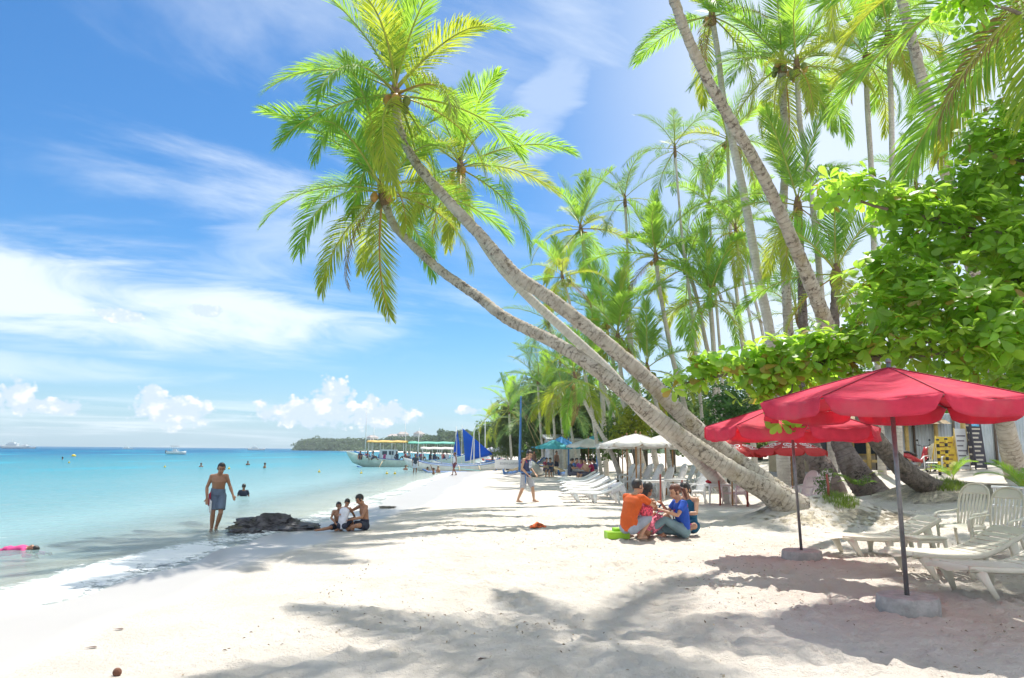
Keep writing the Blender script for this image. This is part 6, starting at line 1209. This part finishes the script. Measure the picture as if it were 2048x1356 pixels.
fibres('roots', MA + Vector((.5, -.2, 0)), 3600, 1.7, .5, ROOTM, 'exposed fibrous roots on the mound under the leaning palms', 'roots', seed=1); fibres('roots', MB2 + Vector((.3, -.3, 0)), 3000, 1.6, .5, ROOTM, 'exposed fibrous roots on the mound of the slanting palm', 'roots', seed=2)
fibres('grass', MA + Vector((.75, -.55, 0)), 700, .42, .15, GRS, 'green grass tuft on the mound under the leaning palms', 'grass', False, 3, .006); fibres('grass', MB2 + Vector((.1, -.8, 0)), 800, .5, .15, GRS, 'green grass tuft on the mound of the slanting palm', 'grass', False, 4, .006)
SPROUT = {}
def sprout(label, loc, n=7, s=.22, kind='y'):
    root = empty('young_palm', loc, 0, label, 'plant', 'young palms in the sand')
    b = MB(); b.tube([(0, 0, -.05), (0, 0, .18)], [.05, .035], 7); b.build('stem', STALK, root, True)
    for k in range(n):
        me = rnd.choice(fv('mid' if k % 2 else 'up')); f_ = link('frond', me, None, root, (0, 0, .15), (0, R(-rnd.uniform(35, 75)), k * 2.4)); f_.scale = (s, s, s)
    return root
sprout('young palm sprouting beside the dark root base', onground(1712, 25), 9, .24); sprout('yellowish young palm in front of the striped posts', onground(1902, 24.5), 7, .22); sprout('young palm fronds at the right edge', onground(2050, 19), 8, .30)
leafy_tree('small green fern bush behind the pink-lit white armchair', 1648, 21, [(1646, 962, 0, .22), (1650, 985, 0, .24), (1655, 945, 0, .18)], LEAF_FAR, .10, .4, 2200, 'bush', 'bush', .02, seed=61); leafy_tree('little green weed at the foot of the young palm', 1735, 23.5, [(1733, 958, 0, .16), (1722, 965, 0, .12)], LEAF_FAR, .08, .4, 2600, 'bush', 'bush', .015, seed=62)
palm('dark stout palm base leaning left behind the ice-cream umbrella', [(1660, 975, 27, 90), (1640, 930, 27.2, 74), (1622, 890, 27.4, 58), (1612, 800, 27.6, 40), (1606, 640, 28, 30), (1600, 480, 28, 24), (1596, 420, 28, 22)], 12, .8, 'dark', nuts=0, seed=91, group='coconut palms of the grove'); palm('dark stout palm base curving right beside the young palm', [(1742, 985, 25, 104), (1712, 945, 25.2, 84), (1690, 905, 25.4, 66), (1676, 860, 25.6, 52), (1668, 700, 26, 36), (1672, 560, 26, 28)], 12, .8, 'dark', nuts=0, seed=92, group='coconut palms of the grove')

# ================================================================== huts, wall, boards, motorbike
CORR = mat('corrugated_grey', (.52, .57, .61), .6, .10, 1.5, dirt=((.38, .42, .45), .55, .5)); BEIGE = mat('beige_wall', (.55, .47, .33), .85, .12, 2); YWOOD = mat('yellow_wood', (.58, .42, .16), .65, .2, 5); ROOFT = mat('thatch_roof', (.30, .23, .15), .95, .3, 7, bump=.8); DKBOARD = mat('menu_board_dark', (.05, .045, .06), .6, .2, 4); WBOARD = mat('menu_board_white', (.70, .70, .72), .6, .06, 3); TXT = mat('menu_text', (.55, .50, .42), .7, .1, 4); TXTD = mat('menu_text_dark', (.20, .18, .22), .7, .1, 4); YEL = mat('yellow_paint', (.70, .50, .05), .55, .15, 4); BLACKP = mat('black_paint', (.025, .025, .028), .5, .2, 4)
w0, w1 = onground(1752, 33), onground(2120, 31); wl = empty('corrugated_wall', w0, math.atan2(w1.y - w0.y, w1.x - w0.x), 'tall pale grey corrugated wall behind the motorbike', 'wall'); WL_ = (w1 - w0).length; npan = 9; pw = WL_ / npan
b = MB(); b.sheet([[(pw * 0.985 * i / 26, .022 * math.sin(i * math.pi / 2 * 1.0) , z_) for z_ in (-.3, 1.1, 2.5)] for i in range(27)], .006); pme = b.mesh('panel', CORR, True)
for k in range(npan): link('panel', pme, None, wl, (k * pw, .01 * (k % 2), 0))
for k in range(0, npan + 1, 2): b = MB(); b.tube([(k * pw, -.06, -.2), (k * pw, -.06, 2.6)], .05, 7); b.build('post', mat('dark_post', (.12, .09, .07), .8, .2, 5), wl, True)
h0 = onground(1640, 34); hut = empty('beach_house', h0, R(-6), 'beige open-fronted beach house with yellow wooden posts', 'house')
b = MB(); b.box((1.3, 1.5, 1.3), (6.4, .2, 2.6)); b.build('wall', BEIGE, hut); b = MB(); b.box((1.3, .0, .1), (6.6, 3.2, .2), bev=.02); b.build('floor', mat('grey_floor', (.36, .36, .37), .8, .1, 3), hut)
b = MB(); b.sheet([[(-2.2 + 7.0 * i / 6, y, z_ + .04 * math.sin(i * 2)) for (y, z_) in ((-2.0, 2.35), (0, 3.0), (1.8, 3.6))] for i in range(7)], -.15); b.build('roof', ROOFT, hut)
for x in (-1.6, .1, 1.6, 3.2, 4.4): b = MB(); b.tube([(x, -1.4, 0), (x, -1.4, 2.6)], .09, 8); b.build('post', YWOOD, hut, True)
for (x, w_) in ((.3, .9), (2.4, 1.0)):
    b = MB(); b.box((x, 1.39, 1.5), (w_, .04, .9), bev=.01); wd = b.build('window', GLASSD, hut); b = MB()
    for sx in (-1, 1): b.box((x + sx * w_ / 2, 1.36, 1.5), (.07, .06, 1.0))
    for sz in (-1, 1): b.box((x, 1.355, 1.5 + sz * .48), (w_ + .06, .05, .07))
    b.build('frame', YWOOD, wd)
b = MB(); b.box((1.0, -1.3, .75), (2.6, .06, .12)); b.build('railing', YWOOD, hut)
h1 = onground(1128, 60); hh = empty('grey_hut', h1, R(8), 'small pale grey hut standing at the back of the far beach', 'hut')
for k in range(6): b = MB(); b.box((-1.0 + .42 * k, 0, 1.35), (.40, .08, 2.7), bev=.01); b.build('plank', mat('weathered_plank', (.50, .50, .50), .85, .2, 3), hh)
b = MB(); b.box((.05, 1.2, 1.3), (2.4, 2.2, 2.6)); b.build('body', mat('weathered_plank', (.5, .5, .5)), hh); b = MB(); b.box((0, 1.0, 2.78), (2.9, 3.0, .12), Euler((R(8), 0, 0))); b.build('roof', mat('tin_roof', (.42, .44, .46), .6, .1, 2), hh)
def board(label, px, Y, w_, h, m, tm_, lines, rz=0, feet=True, tilt=6, header=None):
    root = empty('menu_board', onground(px, Y), R(rz), label, 'sign'); M_ = Euler((R(-tilt), 0, 0)); b = MB(); b.box((0, 0, h / 2 + .06), (w_, .03, h), M_, bev=.006); pn = b.build('panel', m, root)
    b = MB(); 
    for sx in (-1, 1): b.tube([M_.to_matrix() @ Vector((sx * w_ * .5, 0, -.5 * h)) + Vector((0, 0, h / 2 + .0)), M_.to_matrix() @ Vector((sx * w_ * .5, 0, .52 * h)) + Vector((0, 0, h / 2 + .06))], .025, 5); b.tube([(sx * w_ * .45, .1, h), (sx * w_ * .45, .5, 0)], .02, 5)
    b.build('frame', m if m is not WBOARD else YWOOD, root, True)
    for k in range(lines):
        zz = h * (.82 - .74 * k / max(1, lines - 1)) - h / 2; b = MB(); b.box(M_.to_matrix() @ Vector((-.03 * (k % 3), -.019, zz)) + Vector((0, 0, h / 2 + .06)), (w_ * (.75 - .12 * (k % 3)), .005, h * .035), M_); b.build('text_line', tm_, pn)
    if header: b = MB(); b.box(M_.to_matrix() @ Vector((0, -.021, h * .42)) + Vector((0, 0, h / 2 + .06)), (w_ * .7, .006, h * .09), M_); b.build('header_picture', header, pn)
    return root
board('tall dark menu board on legs with blue header', 1957, 28, .42, 1.75, DKBOARD, TXT, 9, 4, header=mat('header_blue', (.12, .40, .62), .6, .5, 9)); board('narrow white menu board next to the dark one', 1925, 28.4, .42, 1.5, WBOARD, TXTD, 7, -6); board('broad yellow price board behind the striped posts', 1893, 28.6, .75, 1.25, YEL, mat('menu_text_red', (.25, .10, .04), .7, .1, 4), 7, 10); board('dark narrow board half behind the white one', 1938, 29.6, .35, 1.9, DKBOARD, TXT, 6, -10)
for (px, lb) in ((1877, 'yellow and black striped post, left of the pair'), (1893.5, 'yellow and black striped post, right of the pair')):
    root = empty('striped_post', onground(px, 27.6), 0, lb, 'post', 'striped posts')
    for k in range(10): b = MB(); b.lathe([(.052, k * .125), (.052, (k + 1) * .125 - .002)], 12); b.build('band', YEL if k % 2 else BLACKP, root, True)
    b = MB(); b.lathe([(.058, 1.25), (.05, 1.30), (.01, 1.32)], 12); b.build('cap', BLACKP, root, True)
b = MB(); b.tube([(0, 0, -.2), (0, 0, 2.7)], .09, 9); tag(b.build('post', YWOOD, None, True, onground(1930, 29)), 'yellow wooden post rising behind the white menu board', 'post')
root = empty('hanging_sign', onground(1952, 29), 0, 'orange painted sign on a post above the dark menu board', 'sign'); b = MB(); b.box((0, 0, 2.15), (.62, .05, .42), bev=.02); b.build('panel', mat('sign_cream', (.66, .50, .26), .7, .1, 3), root); b = MB(); b.ball((0, -.03, 2.16), (.2, .012, .12), 14, 8); b.tube([(.17, -.03, 2.16), (.27, -.03, 2.23), (.27, -.03, 2.09), (.17, -.03, 2.16)], .012, 5); b.build('fish_picture', mat('sign_orange', (.62, .25, .03), .7, .1, 3), root, True); b = MB(); b.tube([(.2, .05, -.2), (.2, .05, 2.4)], .06, 7); b.build('post', YWOOD, root, True)
o = copy_tree(CWH); place(o, onground(1868, 28.6), R(-40), 'white armchair standing before the motorbike')
# motorbike
MR = mat('motorbike_red', (.42, .02, .03), .3, .1, 3, coat=.4); TYRE = mat('tyre_rubber', (.02, .02, .02), .8, .2, 6); CHR = mat('chrome', (.5, .5, .52), .25, .1, 4, metal=.9)
mb = empty('motorbike', onground(1832, 29.0), R(14), 'small red motorbike parked against the corrugated wall', 'motorbike')
for x in (-.6, .62):
    wv = empty('wheel', (x, 0, .29)); wv.parent = mb; b = MB(); b.tube([(.27 * math.cos(a), 0, .27 * math.sin(a)) for a in np.linspace(0, 2 * math.pi, 25)], .04, 7, False); b.build('tyre', TYRE, wv, True); b = MB(); b.tube([(0, -.05, 0), (0, .05, 0)], .05, 8)
    for k in range(6): a = k * math.pi / 3; b.tube([(0, 0, 0), (.25 * math.cos(a), 0, .25 * math.sin(a))], .008, 4)
    b.build('rim', CHR, wv, True)
b = MB(); b.tube([(-.75, 0, .72), (-.4, 0, .66), (-.1, 0, .52), (.15, 0, .42), (.35, 0, .55), (.42, 0, .80)], [.05, .12, .12, .09, .11, .08], 10, ell=(1, .9)); b.tube([(.35, 0, .55), (.40, 0, .78), (.46, 0, .98)], [.14, .13, .09], 10, ell=(1, .5)); b.build('body', MR, mb, True)
b = MB(); b.tube([(-.78, 0, .80), (-.45, 0, .80), (-.1, 0, .70), (.02, 0, .66)], [.05, .11, .11, .05], 10, ell=(1, .45)); b.build('seat', BLACKP, mb, True)
b = MB(); b.box((-.02, 0, .34), (.36, .2, .24), bev=.06); b.build('engine', CHR, mb); b = MB(); b.tube([(-.05, -.14, .26), (-.5, -.16, .28), (-.85, -.16, .36)], [.03, .05, .055], 8); b.build('exhaust', CHR, mb, True)
for sd in (-1, 1): b = MB(); b.tube([(.62, sd * .07, .29), (.50, sd * .06, .72), (.45, sd * .05, .98)], .022, 6); b.build('fork', CHR, mb, True)
b = MB(); b.tube([(.36, -.34, 1.08), (.44, -.16, 1.03), (.46, 0, 1.02), (.44, .16, 1.03), (.36, .34, 1.08)], .018, 6); b.build('handlebar', BLACKP, mb, True); b = MB(); b.ball((.56, 0, .95), (.08, .09, .09), 10, 8); b.build('headlight', mat('lamp_glass', (.6, .62, .64), .2, .05, 3), mb, True); b = MB(); b.tube([(.36, 0, .52), (.52, 0, .60), (.66, 0, .59), (.84, 0, .48)], .05, 7, ell=(1.3, .3)); b.build('mudguard', MR, mb, True)
for sd in (-1, 1): b = MB(); b.tube([(.40, sd * .25, 1.06), (.38, sd * .30, 1.22)], .008, 4); b.ball((.37, sd * .31, 1.25), (.015, .06, .04), 8, 5); b.build('mirror', BLACKP, mb, True)
# houses on the headland
HW = mat('far_house_wall', (.62, .60, .56), .8, .1, .3); HR = mat('far_house_roof', (.36, .32, .30), .8, .15, .3)
for k, (px, py, Y, w_, lb) in enumerate([(790, 878, 660, 12, 'white house on the far headland above the boat mast'), (806, 874, 650, 9, 'tallest white house on the far headland'), (745, 880, 720, 9, 'white house low on the far headland left of the boat roof'), (838, 874, 570, 7, 'pale house on the far hill right of the boat awning')]):
    p = at(px, py, Y + 25); root = empty('hillside_house', p, R(20 * k), lb, 'house', 'houses on the headland'); b = MB(); b.box((0, 0, -2), (w_, w_ * .8, 9)); b.build('wall', HW, root); b = MB(); b.add([(-w_ * .55, -w_ * .45, 2.5), (w_ * .55, -w_ * .45, 2.5), (w_ * .55, w_ * .45, 2.5), (-w_ * .55, w_ * .45, 2.5), (-w_ * .3, 0, 4.6), (w_ * .3, 0, 4.6)], [[0, 1, 5, 4], [2, 3, 4, 5], [1, 2, 5], [3, 0, 4], [3, 2, 1, 0]]); b.build('roof', HR, root)
    for i in range(3): b = MB(); b.box((-w_ * .3 + i * w_ * .3, -w_ * .4 - .03, .4), (w_ * .14, .12, 1.6)); b.build('window', GLASSD, root)

# ================================================================== the air: thin even haze round the whole scene
b = MB(); b.box((0, 500, 12), (3600, 1640, 34)); hz_o = b.build('haze', None); hz_o.data.materials.clear()
hm = bpy.data.materials.new('sea_air'); hm.use_nodes = True; t = NT(hm.node_tree); t.n.clear(); out = t.new('ShaderNodeOutputMaterial'); pv = t.new('ShaderNodeVolumePrincipled')
pv.inputs['Color'].default_value = (.86, .92, 1.0, 1); pv.inputs['Density'].default_value = 0.00022; pv.inputs['Anisotropy'].default_value = .2; t.l.new(pv.outputs[0], out.inputs['Volume']); hz_o.data.materials.append(hm); tag(hz_o, 'thin bluish sea air over the bay', 'haze', None, 'stuff')
bpy.data.scenes.remove(TMP)
